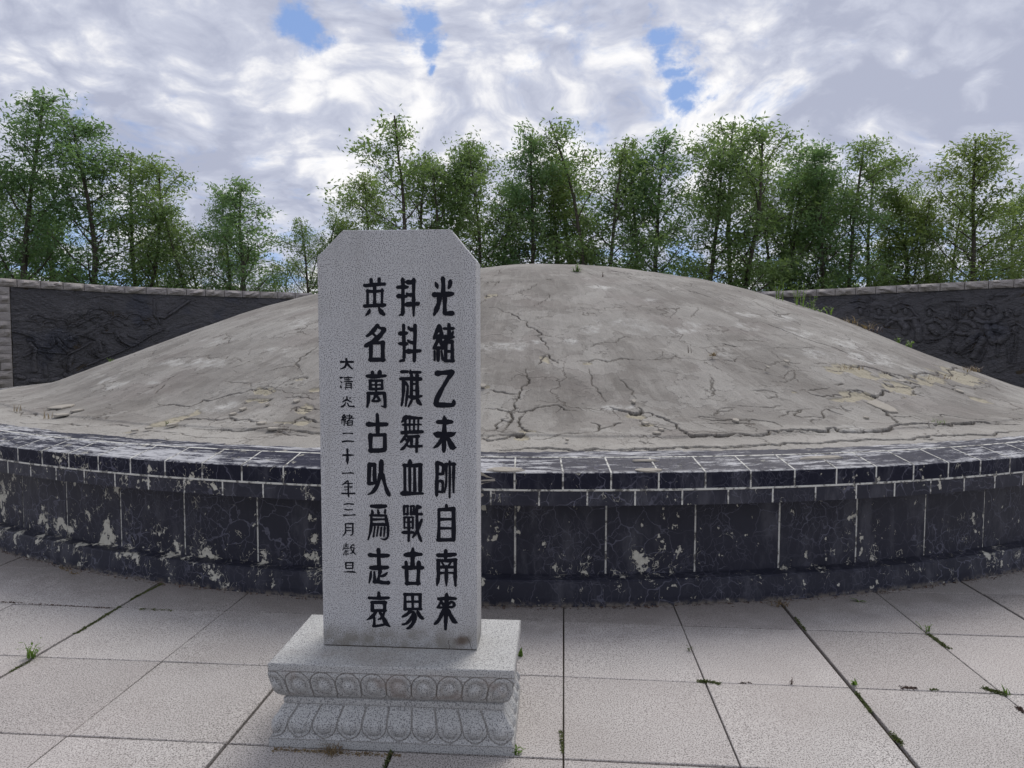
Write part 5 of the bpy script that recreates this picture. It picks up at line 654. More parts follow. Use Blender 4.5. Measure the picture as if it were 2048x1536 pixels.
# ------------------------------------------------------------------ relief walls
def wall(W, REL, rz0, rz1, side, s0, label, pier):
    W = [np.array(p) for p in W]; seg = [0.0]
    for a, b in zip(W[:-1], W[1:]): seg.append(seg[-1]+float(np.linalg.norm(b-a)))
    Wn = np.array(W); S = np.array(seg)
    def at(s):
        return np.stack([np.interp(s, S, Wn[:, 0]), np.interp(s, S, Wn[:, 1])], -1)
    def sm(s):
        s = np.asarray(s, float); return (at(s-0.5)+at(s)*2+at(s+0.5))/4 if False else at(s)
    def nrm(s):
        d = at(np.asarray(s)+0.15)-at(np.asarray(s)-0.15); d /= np.linalg.norm(d, axis=-1, keepdims=True)
        n = np.stack([d[..., 1], -d[..., 0]], -1); mid = at(np.asarray(s))
        flip = np.sign((n*(np.array([0, 0])-mid)).sum(-1, keepdims=True)); return n*flip, d
    T = thing('relief_wall', label, 'wall', (float(Wn[2][0]), float(Wn[2][1]), 0)); ox, oy = Wn[2]
    s1 = S[-1]
    # dark relief panel
    ds = 0.016; ns = int((s1-s0)/ds); nz_ = int((2.80-0.2)/ds)
    ss_ = np.linspace(s0, s1, ns); zv = np.linspace(0.2, 2.805, nz_)
    SS, ZZ = np.meshgrid(ss_, zv, indexing='ij')
    H = 0.095*(fbm(SS*0.6+0.2*np.sin(ZZ*5), ZZ*1.5+0.25*np.sin(SS*3.1), 5, 5, side+30, 0.62)-0.5)+0.03*(fbm(SS, ZZ, 2.0, 3, side+31)-0.5)
    for it in REL:
        wpx, hh = it[0], it[1]; P = [(it[k], it[k+1]) for k in range(2, len(it)-1, 2)]; wm = wpx*0.0021*1.0
        for a, b in zip(P[:-1], P[1:]):
            pad = wm*2.5+0.03
            i0, i1 = np.searchsorted(ss_, [min(a[0], b[0])-pad, max(a[0], b[0])+pad]); j0, j1 = np.searchsorted(zv, [min(a[1], b[1])-pad, max(a[1], b[1])+pad])
            if i1 <= i0 or j1 <= j0: continue
            xs, ys = SS[i0:i1, j0:j1], ZZ[i0:i1, j0:j1]; l2 = (b[0]-a[0])**2+(b[1]-a[1])**2+1e-9
            t = np.clip(((xs-a[0])*(b[0]-a[0])+(ys-a[1])*(b[1]-a[1]))/l2, 0, 1)
            d = np.hypot(xs-a[0]-t*(b[0]-a[0]), ys-a[1]-t*(b[1]-a[1]))
            r = max(wm, 0.014); top = 0.015*hh*np.sqrt(np.clip(1-(d/r)**2, 0, 1))
            H[i0:i1, j0:j1] = np.maximum(H[i0:i1, j0:j1]*np.where(d < r, 0.35, 1), 0)+0*d if False else np.where(d < r, H[i0:i1, j0:j1]*0.4+top*(1 if True else 0), H[i0:i1, j0:j1])
            H[i0:i1, j0:j1] -= np.exp(-((d-r-0.012)/0.012)**2)*0.014*(d > r)
    nn, dd = nrm(SS.ravel()); nn = nn.reshape(SS.shape+(2,)); pp = at(SS.ravel()).reshape(SS.shape+(2,))
    Vv = np.stack([pp[..., 0]+nn[..., 0]*(H-0.03)-ox, pp[..., 1]+nn[..., 1]*(H-0.03)-oy, ZZ], -1).reshape(-1, 3)
    put('relief_panel', mesh_np('relief_panel', Vv, grid_faces(ns, nz_), M_RELIEF, True), T)
    # wall core behind
    sc_ = np.linspace(0, s1, 30); n_, d_ = nrm(sc_); p_ = at(sc_)
    V = []; 
    for k in range(30):
        for off, z in ((-0.06, 0), (-0.06, 2.80), (-0.42, 2.80), (-0.42, 0)): V.append((p_[k][0]+n_[k][0]*off-ox, p_[k][1]+n_[k][1]*off-oy, z))
    F = [(k*4+q, (k+1)*4+q, (k+1)*4+(q+1) % 4, k*4+(q+1) % 4) for k in range(29) for q in range(4)]+[(0, 1, 2, 3), (119, 118, 117, 116)]
    put('wall_core', mesh_py('wall_core', V, F, M_SOIL), T)
    # rock faced coping stones
    def block(sa, sb, z0, z1, depth, proud, sd):
        nu, nv = 9, 6; V = []; nA, dA = nrm(np.array([(sa+sb)/2])); nA = nA[0]
        for i in range(nu):
            s = sa+0.008+(sb-sa-0.016)*i/(nu-1); p = at(np.array([s]))[0]
            for j in range(nv):
                z = z0+(z1-z0)*j/(nv-1); e = min(i, nu-1-i)/2.0; f = min(j, nv-1-j)/1.5
                k = min(1, e)*min(1, f)
                rk = abs(mnoise.noise(Vector((s*4.2+sd*3.1, z*7.0, sd*1.7))))*1.3+0.35*mnoise.noise(Vector((s*11, z*13, sd)))
                h = proud*k*(0.35+rk*1.5)
                V.append((p[0]+nA[0]*h-ox, p[1]+nA[1]*h-oy, z))
        m0 = len(V)
        for (s, z) in ((sa+.004, z0), (sa+.004, z1), (sb-.004, z1), (sb-.004, z0)):
            p = at(np.array([s]))[0]; V.append((p[0]-nA[0]*depth-ox, p[1]-nA[1]*depth-oy, z))
        F = [(i*nv+j, (i+1)*nv+j, (i+1)*nv+j+1, i*nv+j+1) for i in range(nu-1) for j in range(nv-1)]
        F.append(tuple([i*nv+nv-1 for i in range(nu)]+[m0+2, m0+1])); F.append(tuple([i*nv for i in range(nu-1, -1, -1)]+[m0, m0+3]))
        F.append(tuple([j for j in range(nv)]+[m0+1, m0])); F.append(tuple([(nu-1)*nv+j for j in range(nv-1, -1, -1)]+[m0+3, m0+2])); F.append((m0, m0+1, m0+2, m0+3))
        return V, F
    s = 0.0; k = 0
    while s < s1-0.3:
        l = 0.50*random.uniform(0.96, 1.04)
        V, F = block(s, min(s+l, s1), 2.815, 3.0, 0.44, 0.07, k+side*40); put('coping_stone', mesh_py('coping_stone', V, F, M_ROCK), T); s += l; k += 1
    if pier:
        z = 0.0; row = 0
        while z < 2.79:
            h = 0.2785/1.0*0.72; 
            cuts = [0, s0*0.52, s0-0.02] if row % 2 else [0, s0*0.80, s0-0.02] if row % 4 == 0 else [0, s0-0.02]
            for a, b in zip(cuts[:-1], cuts[1:]):
                V, F = block(a, b, z+0.004, min(z+h, 2.81)-0.004, 0.40, 0.045, row*7+int(a*50)); put('pier_stone', mesh_py('pier_stone', V, F, M_ROCK), T)
            z += h; row += 1
    return T
LW0 = LWALL
# arc length at the pier edge on the left wall
e0 = math.hypot(LWALL[1][0]-LWALL[0][0], LWALL[1][1]-LWALL[0][1])
wall(LWALL, LREL, 0, 0, 1, e0+0.08, 'dark battle relief wall with rock faced stone coping and end pier, left of the mound', True)
wall(RWALL, RREL, 0, 0, 2, 0.0, 'dark relief wall of standing fighters with a trident, right of the mound', False)
# joining arc of wall hidden behind the mound: not visible, left out
# ------------------------------------------------------------------ trees
def tube(V, F, pts, rad, n=5):
    base = len(V)
    for k, (p, r) in enumerate(zip(pts, rad)):
        a = pts[max(k-1, 0)]; b = pts[min(k+1, len(pts)-1)]; d = (b-a).normalized(); u = d.orthogonal().normalized(); v = d.cross(u)
        for q in range(n): V.append(p+(u*math.cos(q/n*6.2832)+v*math.sin(q/n*6.2832))*r)
    for k in range(len(pts)-1):
        for q in range(n): F.append((base+k*n+q, base+k*n+(q+1) % n, base+(k+1)*n+(q+1) % n, base+(k+1)*n+q))
def make_tree(seed, H=10.0, wid=1.7, dens=1.0, mat=0, nstem=1, droop=0.5, low=0.10, top=0.25, nleaf=12500, ls=.86):
    rd = random.Random(seed); V = []; F = []; tips = []
    for sidx in range(nstem):
        off = Vector((rd.uniform(-.5, .5), rd.uniform(-.4, .4), 0))*(nstem > 1); hh = H*(1 if sidx == 0 else rd.uniform(.72, .93))
        lean = Vector((rd.gauss(0, .035)+off.x*.12, rd.gauss(0, .03), 1)).normalized()
        pts = []; p = off.copy(); n = 14
        for k in range(n+1):
            pts.append(p.copy()); p = p+lean*hh*0.96/n; lean = (lean+Vector((rd.gauss(0, .035), rd.gauss(0, .035), 0.04))).normalized()
        tube(V, F, pts, [0.115*(1-k/(n+2))**0.9*H/10*(0.7 if nstem > 1 else .8)+.008 for k in range(n+1)], 6)
        nl = int((30 if nstem == 1 else 18))
        for k in range(nl):
            f = low+(0.97-low)*(k+rd.random()*0.8)/nl; i = min(int(f*n), n-1); b = pts[i].lerp(pts[i+1], f*n-i)
            # crown envelope
            env = wid*(math.sin(math.pi*min(1, (f*0.9+0.12)))**0.75)*(1-top*max(0, f-.6)*1.4)*rd.uniform(.6, 1.2)
            az = k*2.4+rd.uniform(-.6, .6)+seed; L = max(0.5, env*1.25); d = Vector((math.cos(az), math.sin(az), rd.uniform(.9, 1.6))).normalized()
            q = b.copy(); br = [q.copy()]; m = 6
            for t in range(m):
                q = q+d*L/m; d = (d+Vector((rd.gauss(0, .12), rd.gauss(0, .12), rd.gauss(-0.02, .10)))).normalized(); br.append(q.copy())
            tube(V, F, br, [0.032*(1-t/(m+1))*(1.2-f)*H/10+.005 for t in range(m+1)], 4)
            for t in range(2, m+1):
                for z in range(2 if t < m else 3):
                    e = br[t]; dd = (d+Vector((rd.gauss(0, .8), rd.gauss(0, .8), rd.gauss(.1, .5)))).normalized(); l2 = rd.uniform(.25, .75)*min(1.0, .5+env*.4)
                    tw = [e, e+dd*l2*.5, e+dd*l2+Vector((0, 0, -droop*.12))]
                    tube(V, F, tw, [.008, .006, .004], 3); tips.append((tw[1], .20)); tips.append((tw[2], .27))
        for t in range(4): tips.append((pts[-1]+Vector((rd.gauss(0, .12), rd.gauss(0, .12), rd.gauss(.05, .15))), .12))
    zmin = H*low*0.6
    trunk = mesh_np('trunk', np.array([tuple(v) for v in V]), np.array([f if len(f) == 4 else f for f in F]), M_BARK, True)
    g_ = np.random.default_rng(seed)
    # leaf clusters at the tips, some tips left bare so that the sky shows through
    P = np.array([tuple(t[0]) for t in tips]); sg = np.array([t[1] for t in tips]); keep = g_.random(len(P)) < 0.82; P = P[keep]; sg = sg[keep]
    wts = g_.gamma(1.0, 1.0, len(P)); wts /= wts.sum(); cnt = g_.multinomial(int(nleaf*dens), wts)
    Cn = np.repeat(P, cnt, 0); Sg = np.repeat(sg, cnt); N = len(Cn)
    c = Cn+np.clip(g_.normal(0, 1, (N, 3)), -1.4, 1.4)*Sg[:, None]*np.array([1, 1, 0.85]); c[:, 2] -= np.abs(np.clip(g_.normal(0, 1, N), -2, 2))*droop*.15
    c[:, 2] = np.maximum(c[:, 2], 0.6+g_.random(N)*.5)
    ax = g_.normal(0, 1, (N, 3)); ax[:, 2] -= droop*1.0; ax /= np.linalg.norm(ax, axis=1)[:, None]
    sd_ = np.cross(ax, g_.normal(0, 1, (N, 3))); sd_ /= np.linalg.norm(sd_, axis=1)[:, None]
    Ln = (.045+.03*g_.gamma(1.3, .8, N).clip(0, 2.5))[:, None]*ls; Wd = Ln*g_.uniform(.26, .40, N)[:, None]
    Vl = np.stack([c-ax*Ln, c+sd_*Wd-ax*Ln*.1, c+ax*Ln, c-sd_*Wd-ax*Ln*.1], 1).reshape(-1, 3)
    Fl = np.arange(N*4).reshape(-1, 4); sh_ = np.repeat(np.clip(np.repeat(g_.random(len(P)), cnt)*.6+g_.random(N)*.4, 0, 1), 4)
    crown = mesh_np('crown', Vl, Fl, M_LEAF[mat], False, {'shade': sh_})
    return trunk, crown
PROT = [make_tree(3, 10, 1.45, 1.0, 1, 1, .4, .10, .2), make_tree(8, 10, 1.6, 1.05, 0, 2, .9, .06, .35), make_tree(14, 10, 1.35, 0.8, 1, 1, .5, .12, .2),
        make_tree(21, 10, 1.9, 1.25, 0, 2, .6, .05, .4), make_tree(29, 10, 1.7, 1.15, 2, 1, .7, .06, .5), make_tree(33, 10, 1.25, 0.9, 0, 1, 1.0, .10, .2),
        make_tree(41, 10, 2.1, 1.3, 1, 3, .5, .03, .4), make_tree(52, 10, 1.8, .85, 2, 3, .5, .02, .5)]
# x at the picture's centre line of sight is (px-1024)/1403 * distance; heights from the crown tops
TREES = [(-95, 120, 0, 24, 1.0, 'tall slender green tree beyond the left wall, outermost on the left'),
 (48, 150, 2, 24, 1.15, 'tallest open-crowned tree with a bare fork, over the end pier of the left wall'),
 (-20, 260, 3, 26, 1.0, 'dark bushy tree half cut by the left edge, behind the tallest one'),
 (182, 222, 0, 25, 1.2, 'tall airy tree with a pale straight trunk beside the tallest left tree'),
 (120, 330, 6, 27, .8, 'low filling tree between the two tall airy trees on the left'),
 (288, 283, 3, 26, 1.2, 'densest broad green tree of the left row'),
 (395, 400, 5, 26, 1.1, 'small thin tree right of the dense left tree'),
 (345, 440, 7, 28, 1.1, 'low bushy tree behind the left row, beside the dense tree'),
 (512, 340, 2, 26, 1.35, 'medium round tree with dark leaves standing alone in the left row'),
 (455, 450, 7, 28, 1.2, 'low shrubby tree left of the lone round tree'),
 (632, 402, 1, 27, 1.0, 'small feathery tree nearest the stele on its left'),
 (575, 480, 7, 28, 1.0, 'low shrubby tree between the round and the feathery tree'),
 (818, 252, 1, 27, 1.25, 'tall drooping tree rising just behind the stele, leftmost of the right row'),
 (755, 350, 4, 28, 1.0, 'yellowish leaning tree on the left flank of the right row, above the stele'),
 (925, 290, 3, 27, 1.1, 'broad dense tree above the right shoulder of the stele'),
 (1000, 335, 5, 27, 1.1, 'slim lower tree left of the one over the mound top'),
 (1058, 262, 0, 27, 1.0, 'tall tree standing over the top of the mound'),
 (1125, 335, 4, 28, 1.1, 'lower tree between the mound-top tree and the two-lobed tall tree'),
 (1200, 232, 1, 27, 1.15, 'two-lobed tall tree just right of the mound top'),
 (1262, 305, 0, 28, 1.1, 'lower slim tree right of the two-lobed tree'),
 (1322, 240, 2, 27, 1.2, 'tall narrow tree with upright tip below the blue gap in the clouds'),
 (1395, 300, 5, 27, 1.2, 'middle-height tree left of the tallest tree of the right row'),
 (1470, 222, 3, 27, 1.2, 'tallest and widest tree of the right row with a dark trunk'),
 (1570, 305, 1, 28, 1.0, 'middle-height tree right of the tallest one in the right row'),
 (1635, 280, 0, 27, 1.1, 'tree with a pale slanting stem in the right row'),
 (1715, 268, 3, 27, 1.1, 'full crowned tall tree before the dip of the right row'),
 (1825, 362, 4, 27, 1.2, 'lowest yellowish tree in the dip of the right row'),
 (1778, 400, 7, 28, 1.0, 'low shrubby tree at the dip of the right row'),
 (1945, 268, 4, 26, 1.25, 'pointed full green tree near the right edge'),
 (2035, 350, 3, 27, 1.0, 'dense tree cut by the right edge of the picture'),
 (455, 372, 0, 28, .8, 'slim pale tree squeezed behind the lone round tree'),
 (690, 420, 4, 28, .7, 'small leaning tree whose crown meets the top corner of the stele'),
 (870, 280, 5, 29, 1.2, 'slim tree filling the gap above the middle of the stele top'),
 (1160, 300, 2, 29, 1.2, 'pale tree behind the two-lobed tall tree'),
 (1545, 285, 2, 29, 1.1, 'open tree directly right of the widest tree'),
 (1675, 300, 5, 29, 1.2, 'slim tree behind the slanting stem in the right row'),
 (1880, 350, 1, 28, 1.0, 'feathery tree left of the pointed tree near the right edge'),
 (2130, 300, 0, 27, 1.0, 'slim tree past the right end of the row')]
def tree_at(px, topy, v, D, wf, label, rot):
    hy = 686.0-0.0033*(px-1024)
    H_ = CAM_H+(hy-topy)/FPX*D*1.0
    T = thing('tree', label, 'tree', ((px-1024)/FPX*D, D, -0.05), rot, 'trees in the row beyond the walls')
    s = H_/10.35; T.scale = (s*wf, s*wf, s)
    put('trunk', PROT[v][0], T); put('crown', PROT[v][1], T, kind='stuff')
    return T
random.seed(5)
for k, (px, ty, v, D, wf, lab) in enumerate(TREES): tree_at(px, ty-(8 if px < 700 else 20), v, D, wf*1.18, lab, random.uniform(0, 6.28))
# undergrowth that closes the row near the ground: shrubs, each its own
shr = make_tree(77, 3.6, 1.5, 1.0, 0, 4, .3, .02, .5, 5500, 1.15)
SH = [(735, 30.0), (850, 30.5), (960, 30), (1050, 31), (1150, 30), (1245, 30.5), (1345, 30), (1430, 31), (1510, 30), (1600, 31), (1690, 30.5), (1780, 30), (1880, 30), (1980, 30.5), (20, 29), (150, 29.5), (250, 30), (700, 32)]
SHL = ['low behind the left flank of the right tree row', 'behind the stele top under the tall drooping tree', 'under the broad tree right of the stele top', 'under the tall tree over the mound top', 'just right of the mound top tree', 'under the right half of the two-lobed tree', 'under the tree with the narrow upright tip', 'left of the trunk of the tallest right tree', 'right of the trunk of the tallest right tree',
       'at the left end of the right relief wall', 'behind the right wall under the full crowned tree', 'at the dip of the right row', 'behind the right wall left of the pointed tree', 'behind the right wall under the pointed tree', 'over the pier of the left wall', 'behind the left wall under the airy tree', 'behind the left wall under the densest tree', 'in the gap between the small feathery tree and the stele']
for k, (px, D) in enumerate(SH):
    T = thing('shrub', 'dark green undergrowth shrub ' + SHL[k], 'shrub', ((px-1024)/FPX*D, D, -0.05), k*1.3, 'shrubs in the undergrowth beyond the walls')
    s = random.uniform(0.85, 1.25); T.scale = (s*1.15, s*1.15, s)
    put('trunk', shr[0], T); put('crown', shr[1], T, kind='stuff')
# ------------------------------------------------------------------ weeds
def blades(name, loc_, n, hgt, spread, mat, label, cat, w_=0.004, lean=0.5, group=None, leafy=0, seed=1, rz=0):
    g_ = random.Random(seed); V = []; F = []; S_ = []
    for k in range(n):
        a = g_.uniform(0, 6.28); r = spread*math.sqrt(g_.random()); b = Vector((math.cos(a)*r, math.sin(a)*r, 0)); az = g_.uniform(0, 6.28); h = hgt*g_.uniform(.45, 1.0); ln = lean*g_.uniform(.3, 1.3)
        d = Vector((math.cos(az), math.sin(az), 0)); sd_ = Vector((-d.y, d.x, 0)); base = len(V); w0 = w_*g_.uniform(.7, 1.3); m = 4
        for t in range(m+1):
            f = t/m; c = b+d*(ln*h*f*f)+Vector((0, 0, h*(f-0.35*ln*f*f))); ww = w0*(1-f)**.6*(1 if t < m else .1); V += [c-sd_*ww, c+sd_*ww]; 
        F += [(base+2*t, base+2*t+1, base+2*t+3, base+2*t+2) for t in range(m)]; S_ += [g_.random()]*(2*(m+1))
        for q in range(leafy):
            f = g_.uniform(.25, 1); c = b+d*(ln*h*f*f)+Vector((0, 0, h*(f-0.35*ln*f*f))); a2 = g_.uniform(0, 6.28); e = Vector((math.cos(a2), math.sin(a2), g_.uniform(-.1, .7))).normalized(); l = w_*g_.uniform(3, 6); s2 = e.cross(Vector((0, 0, 1))).normalized()*l*.22
            base = len(V); V += [c, c+e*l*.5+s2, c+e*l, c+e*l*.5-s2]; F.append((base, base+1, base+2, base+3)); S_ += [g_.random()]*4
    me = mesh_np(name, np.array([tuple(v) for v in V]), np.array(F), mat, False, {'shade': S_})
    o = put(name, me, None, loc_, rz, label=label, category=cat)
    if group: o['group'] = group
    return o
def mat_strip(p0, p1, n, w_, hgt, mat, label, name='joint_weed', cat='weed', group=None, seed=3):
    g_ = random.Random(seed); V = []; F = []; S_ = []; d = Vector(p1)-Vector(p0)
    for k in range(n):
        f = g_.random(); cl = 0.5+0.5*math.sin(f*17+seed)+g_.random()*.6
        c = d*f+Vector((g_.gauss(0, w_), g_.gauss(0, w_), abs(g_.gauss(0, hgt*cl*.6)))); e = Vector((g_.gauss(0, 1), g_.gauss(0, 1), g_.gauss(.4, .5))).normalized(); l = g_.uniform(.003, .009); s2 = e.cross(Vector((g_.gauss(0, 1), g_.gauss(0, 1), .5))).normalized()*l*.45
        base = len(V); V += [c-e*l, c+s2, c+e*l, c-s2]; F.append((base, base+1, base+2, base+3)); S_ += [g_.random()]*4
    me = mesh_np(name, np.array([tuple(v) for v in V]), np.array(F), mat, False, {'shade': S_})
    o = put(name, me, None, p0, None, label=label, category=cat)
    if group: o['group'] = group
    return o
G_ = 'weeds in the paving joints'
blades('grass_tuft', (-2.279, 3.249, 0.0), 13, 0.125, 0.022, M_WEED, 'bright green grass tuft in the wide joint at the left, largest weed on the paving', 'weed', w_=0.0042, lean=0.6, leafy=2, seed=2)
mat_strip((-2.238, 3.531, 0.0), (-2.217, 3.894, 0.0), 558, 0.0043, 0.0042, M_MOSS, 'green moss in the wide left joint where two paving joints cross', seed=4)
mat_strip((-2.218, 4.011, 0.0), (-2.166, 4.275, 0.0), 434, 0.0043, 0.0042, M_MOSS, 'bright moss in the wide left joint close to the black plinth', seed=5)
mat_strip((-2.948, 3.965, -0.0), (-2.247, 3.872, 0.0), 161, 0.0025, 0.0021, M_TWIG, 'brown debris lying along the cross joint at the far left edge', name='joint_debris', cat='debris', seed=6)
mat_strip((-2.085, 3.858, 0.0), (-1.896, 3.845, 0.0), 74, 0.0074, 0.0042, M_MOSS, 'sparse sprigs in the cross joint right of the moss crossing', seed=7)
mat_strip((-2.274, 3.102, 0.0), (-2.263, 3.218, 0.0), 74, 0.0037, 0.0028, M_MOSS, 'thin moss just below the bright grass tuft', seed=8)
blades('weed_sprig', (0.871, 3.343, 0.0), 6, 0.035, 0.012, M_MOSS, 'tiny sprig in the joint above the weed mat in the middle of the right paving', 'weed', w_=0.002, leafy=4, seed=3)
mat_strip((0.835, 3.043, 0.0), (0.923, 3.016, 0.0), 260, 0.0062, 0.0049, M_MOSS, 'flat green and brown weed mat at a joint crossing right of the pedestal', seed=9)
mat_strip((1.015, 3.026, 0.0), (1.059, 3.026, 0.0), 24, 0.0037, 0.0021, M_TWIG, 'few crumbs of debris in the joint right of the weed mat', name='joint_debris', cat='debris', seed=10)
blades('weed_sprig', (1.24, 3.018, 0.0), 5, 0.03, 0.008, M_TWIG, 'small dead plant stub standing in the long joint', 'weed', w_=0.002, leafy=3, seed=5)
blades('weed_leaf', (1.51, 3.007, 0.0), 5, 0.06, 0.014, M_WEED, 'curled green leaf at the crossing of the dark wide joint', 'weed', w_=0.008, lean=1.2, seed=7)
mat_strip((1.489, 2.945, 0.0), (1.469, 2.78, 0.0), 235, 0.0037, 0.0035, M_MOSS, 'moss line in the dark wide joint below the curled leaf', seed=12)
mat_strip((1.468, 2.616, 0.0), (1.469, 2.555, 0.0), 161, 0.0056, 0.0056, M_MOSS, 'round green clump low in the dark wide joint near the bottom edge', seed=13)
mat_strip((1.559, 3.774, 0.0), (1.544, 3.593, 0.0), 148, 0.0037, 0.0028, M_MOSS, 'moss at the upper end of the dark wide joint on the right', seed=14)
mat_strip((1.704, 2.99, 0.0), (1.769, 2.982, 0.0), 93, 0.0062, 0.0042, M_TWIG, 'reddish debris clump in the long joint, right side', name='joint_debris', cat='debris', seed=15)
mat_strip((1.822, 2.969, 0.0), (1.853, 2.969, 0.0), 37, 0.0037, 0.0028, M_MOSS, 'small moss spot between the reddish debris and the right clump', seed=16)
mat_strip((2.063, 2.983, 0.0), (2.119, 2.927, 0.0), 297, 0.0074, 0.0056, M_MOSS, 'large weed clump at the joint crossing by the right edge', seed=17)
blades('weed_sprig', (2.13, 2.936, 0.0), 9, 0.055, 0.014, M_WEED, 'green grass blades on the clump by the right edge', 'weed', w_=0.003, lean=0.8, seed=18)
mat_strip((2.101, 2.824, 0.0), (2.092, 2.773, 0.0), 86, 0.005, 0.0042, M_TWIG, 'brown clump in the slanting joint at the right edge', name='joint_debris', cat='debris', seed=19)
blades('weed_sprig', (2.17, 3.598, 0.0), 8, 0.07, 0.02, M_WEED, 'forked green sprig in the thin slanting joint on the right', 'weed', w_=0.0035, lean=0.9, leafy=2, seed=20)
mat_strip((2.163, 3.56, 0.0), (2.161, 3.381, 0.0), 322, 0.0062, 0.0042, M_MOSS, 'moss trail running down the slanting joint below the forked sprig', seed=21)
blades('dry_tuft', (1.541, 3.943, 0.0), 26, 0.035, 0.05, M_STRAW, 'brown withered tuft where the dark wide joint meets the plinth', 'weed', w_=0.0025, lean=1.4, leafy=2, seed=22)
blades('fallen_leaf', (2.025, 4.017, 0.0), 3, 0.05, 0.008, M_WEED, 'single green leaf lying at the foot of the plinth on the right', 'leaf', w_=0.014, lean=2.0, seed=23)
blades('weed_leaf', (0.045, 3.288, 0.0), 5, 0.05, 0.012, M_WEED, 'dark green weed leaves beside the right side of the pedestal', 'weed', w_=0.01, lean=1.0, seed=24)
blades('weed_sprig', (0.026, 2.482, 0.0), 7, 0.045, 0.012, M_WEED, 'small weed at the front right foot of the pedestal', 'weed', w_=0.004, lean=1.1, leafy=2, seed=25)
mat_strip((0.192, 2.636, 0.0), (0.19, 2.493, 0.0), 99, 0.0037, 0.0056, M_MOSS, 'weeds in the straight joint right of the pedestal', seed=26)
blades('dry_tuft', (-0.65, 2.497, 0.0), 60, 0.06, 0.035, M_STRAW, 'withered brown grass tuft against the front of the pedestal', 'weed', w_=0.0016, lean=1.5, seed=27)
mat_strip((-0.879, 2.506, 0.0), (-0.403, 2.468, 0.0), 310, 0.0062, 0.0021, M_STRAW, 'dry litter along the front foot of the pedestal', name='joint_debris', cat='debris', seed=28)
mat_strip((-0.448, 2.395, 0.0), (-0.439, 2.499, 0.0), 80, 0.0037, 0.0028, M_MOSS, 'moss in the dark joint below the middle of the pedestal', seed=29)
mat_strip((-3.003, 4.587, 0.0), (-2.778, 4.438, 0.0), 86, 0.0124, 0.0042, M_STRAW, 'straw bits by the plinth at the far left', name='joint_debris', cat='debris', seed=30)
blades('weed_sprig', (0.8, 8.889, 2.366), 7, 0.17, 0.03, M_WEED, 'fresh green sprig growing on the top edge of the mound', 'weed', w_=0.01, lean=0.5, leafy=7, seed=31)
blades('weed_sprig', (1.104, 8.652, 2.295), 3, 0.12, 0.02, M_TWIG, 'bare reddish twig on the mound top right of the green sprig', 'weed', w_=0.005, leafy=1, seed=32)
blades('weed_sprig', (-0.155, 8.865, 2.36), 3, 0.12, 0.02, M_TWIG, 'tiny bare stalk on the mound top next to the stele', 'weed', w_=0.003, seed=33)
blades('wild_plant', (3.592, 9.426, 2.056), 7, 0.34, 0.07, M_WEED, 'leftmost tall sprig of the leafy plants on the right shoulder of the mound', 'weed', w_=0.006, lean=0.35, leafy=18, seed=40)
blades('wild_plant', (3.779, 9.289, 1.976), 7, 0.42, 0.07, M_WEED, 'tallest feathery green plant on the right shoulder of the mound', 'weed', w_=0.006, lean=0.35, leafy=18, seed=41)
blades('wild_plant', (3.927, 9.325, 1.939), 7, 0.26, 0.07, M_WEED, 'bushy green plant just right of the tallest one on the mound shoulder', 'weed', w_=0.006, lean=0.35, leafy=18, seed=42)
blades('wild_plant', (4.088, 9.358, 1.895), 10, 0.16, 0.2, M_WEED, 'low creeping green weed at the right of the mound shoulder plants', 'weed', w_=0.01, lean=1.2, leafy=6, seed=44)
blades('dry_grass', (4.276, 9.045, 1.767), 30, 0.16, 0.16, M_STRAW, 'dry grass fringe on the mound edge, nearest the green plants', 'grass', w_=0.004, lean=1.3, seed=50)
blades('dry_grass', (4.484, 9.045, 1.697), 30, 0.16, 0.16, M_STRAW, 'dense dry grass fringe on the mound edge in front of the relief', 'grass', w_=0.004, lean=1.3, seed=51)
blades('dry_grass', (4.524, 8.894, 1.65), 30, 0.16, 0.16, M_TWIG, 'lowest dry twigs of the fringe on the mound edge', 'grass', w_=0.004, lean=1.3, seed=52)
blades('weed_sprig', (4.887, 8.89, 1.519), 6, 0.1, 0.03, M_WEED, 'small green weed on the right mound edge, left of its pair', 'weed', w_=0.007, leafy=5, seed=54)
blades('weed_sprig', (4.939, 8.732, 1.463), 8, 0.11, 0.04, M_WEED, 'small green weed on the right mound edge, right of its pair', 'weed', w_=0.008, leafy=6, seed=55)
blades('dry_grass', (5.005, 7.791, 1.202), 50, 0.1, 0.16, M_STRAW, 'wide dry grass patch in the broken render near the right edge', 'grass', w_=0.003, lean=1.2, leafy=1, seed=56)
blades('dry_grass', (5.512, 8.385, 1.174), 40, 0.12, 0.1, M_TWIG, 'purplish dry stalks in the broken render near the right edge', 'grass', w_=0.003, lean=0.8, leafy=1, seed=57)
blades('dry_grass', (3.096, 6.425, 1.269), 36, 0.07, 0.16, M_STRAW, 'dry grass in the long earthy split of the right slope', 'grass', w_=0.003, lean=1.3, seed=58)
blades('dry_grass', (4.103, 6.797, 1.166), 40, 0.07, 0.2, M_STRAW, 'dry grass along the earthy crack left of the wide dry patch', 'grass', w_=0.003, lean=1.3, seed=59)
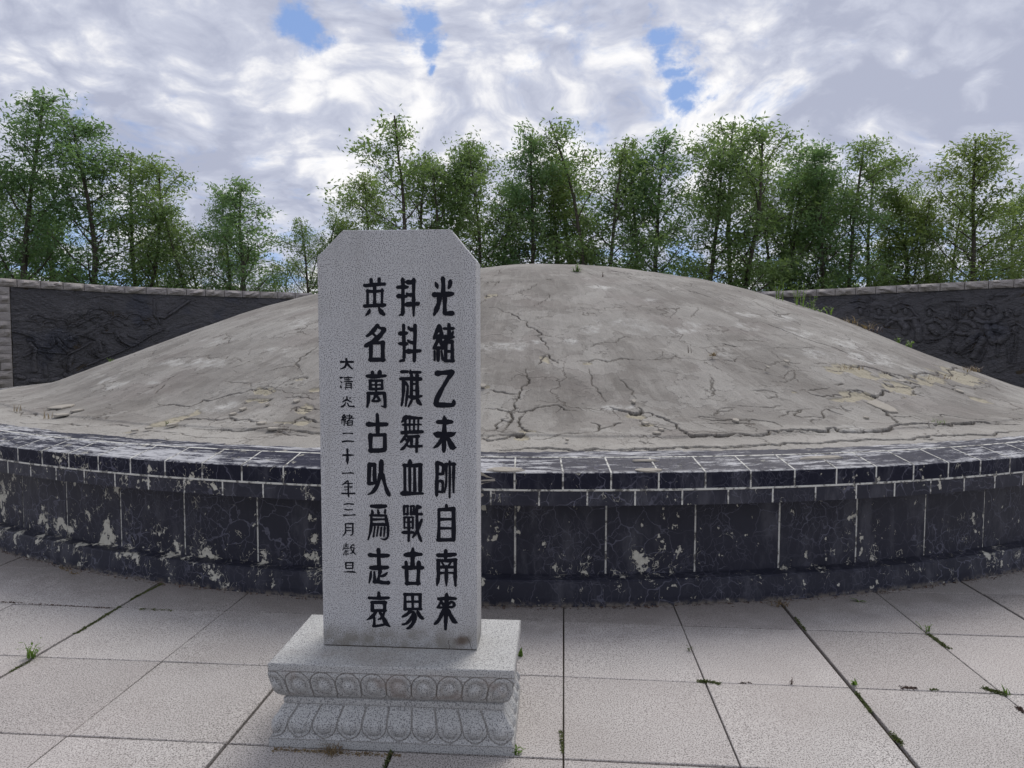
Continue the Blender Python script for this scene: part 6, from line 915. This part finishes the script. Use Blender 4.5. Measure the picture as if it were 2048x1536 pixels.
blades('weed_sprig', (3.238, 5.273, 0.896), 10, 0.07, 0.06, M_WEED, 'low yellow green weed at the foot of the dome, right side', 'weed', w_=0.003, lean=1, leafy=3, seed=60)
blades('dry_grass', (1.778, 6.212, 1.392), 14, 0.05, 0.03, M_STRAW, 'yellow dry tuft in the middle of the mound slope', 'grass', w_=0.004, lean=1, leafy=2, seed=61)
blades('dry_grass', (1.576, 6.22, 1.417), 5, 0.09, 0.02, M_TWIG, 'thin standing stalk left of the yellow dry tuft', 'grass', w_=0.003, lean=0.3, seed=62)
blades('dry_grass', (-4.371, 6.164, 0.883), 12, 0.1, 0.05, M_STRAW, 'dry stalks at the foot of the mound, far left', 'grass', w_=0.002, lean=0.5, seed=63)
blades('dry_grass', (-3.742, 5.645, 0.878), 12, 0.1, 0.05, M_STRAW, 'dry stalks beside the left crack, right of the far left stalks', 'grass', w_=0.002, lean=0.5, seed=64)
blades('weed_sprig', (-2.499, 5.1, 0.889), 10, 0.05, 0.04, M_MOSS, 'small weed in the earthy hole at the left foot of the dome', 'weed', w_=0.003, leafy=3, seed=65)
blades('weed_sprig', (-4.884, 8.532, 1.244), 5, 0.08, 0.03, M_WEED, 'tiny green weed on the left mound edge in front of the relief', 'weed', w_=0.006, leafy=3, seed=66)
g_ = random.Random(9); V = []; F = []
for k in range(2600):
    th = math.radians(g_.uniform(-40, 40)); r = 7.785+abs(g_.gauss(0, 0.022)); cc_ = 0.4+0.6*abs(mnoise.noise(Vector((th*9, 0, 0))))
    if g_.random() > cc_+.2: continue
    c = Vector((CX+r*math.sin(th), CY-r*math.cos(th), 0.001+g_.random()*0.004)); e = Vector((g_.gauss(0, 1), g_.gauss(0, 1), g_.gauss(0, .35))).normalized(); l = g_.uniform(.0025, .011); s2 = e.cross(Vector((g_.gauss(0, .3), g_.gauss(0, .3), 1))).normalized()*l*g_.uniform(.2, .6)
    b_ = len(V); V += [c-e*l, c+s2, c+e*l, c-s2]; F.append((b_, b_+1, b_+2, b_+3))
put('dirt_litter', mesh_np('dirt_litter', np.array([tuple(v) for v in V]), np.array(F), M_TWIG, False, {'shade': [g_.random() for v in V]}), kind='stuff')
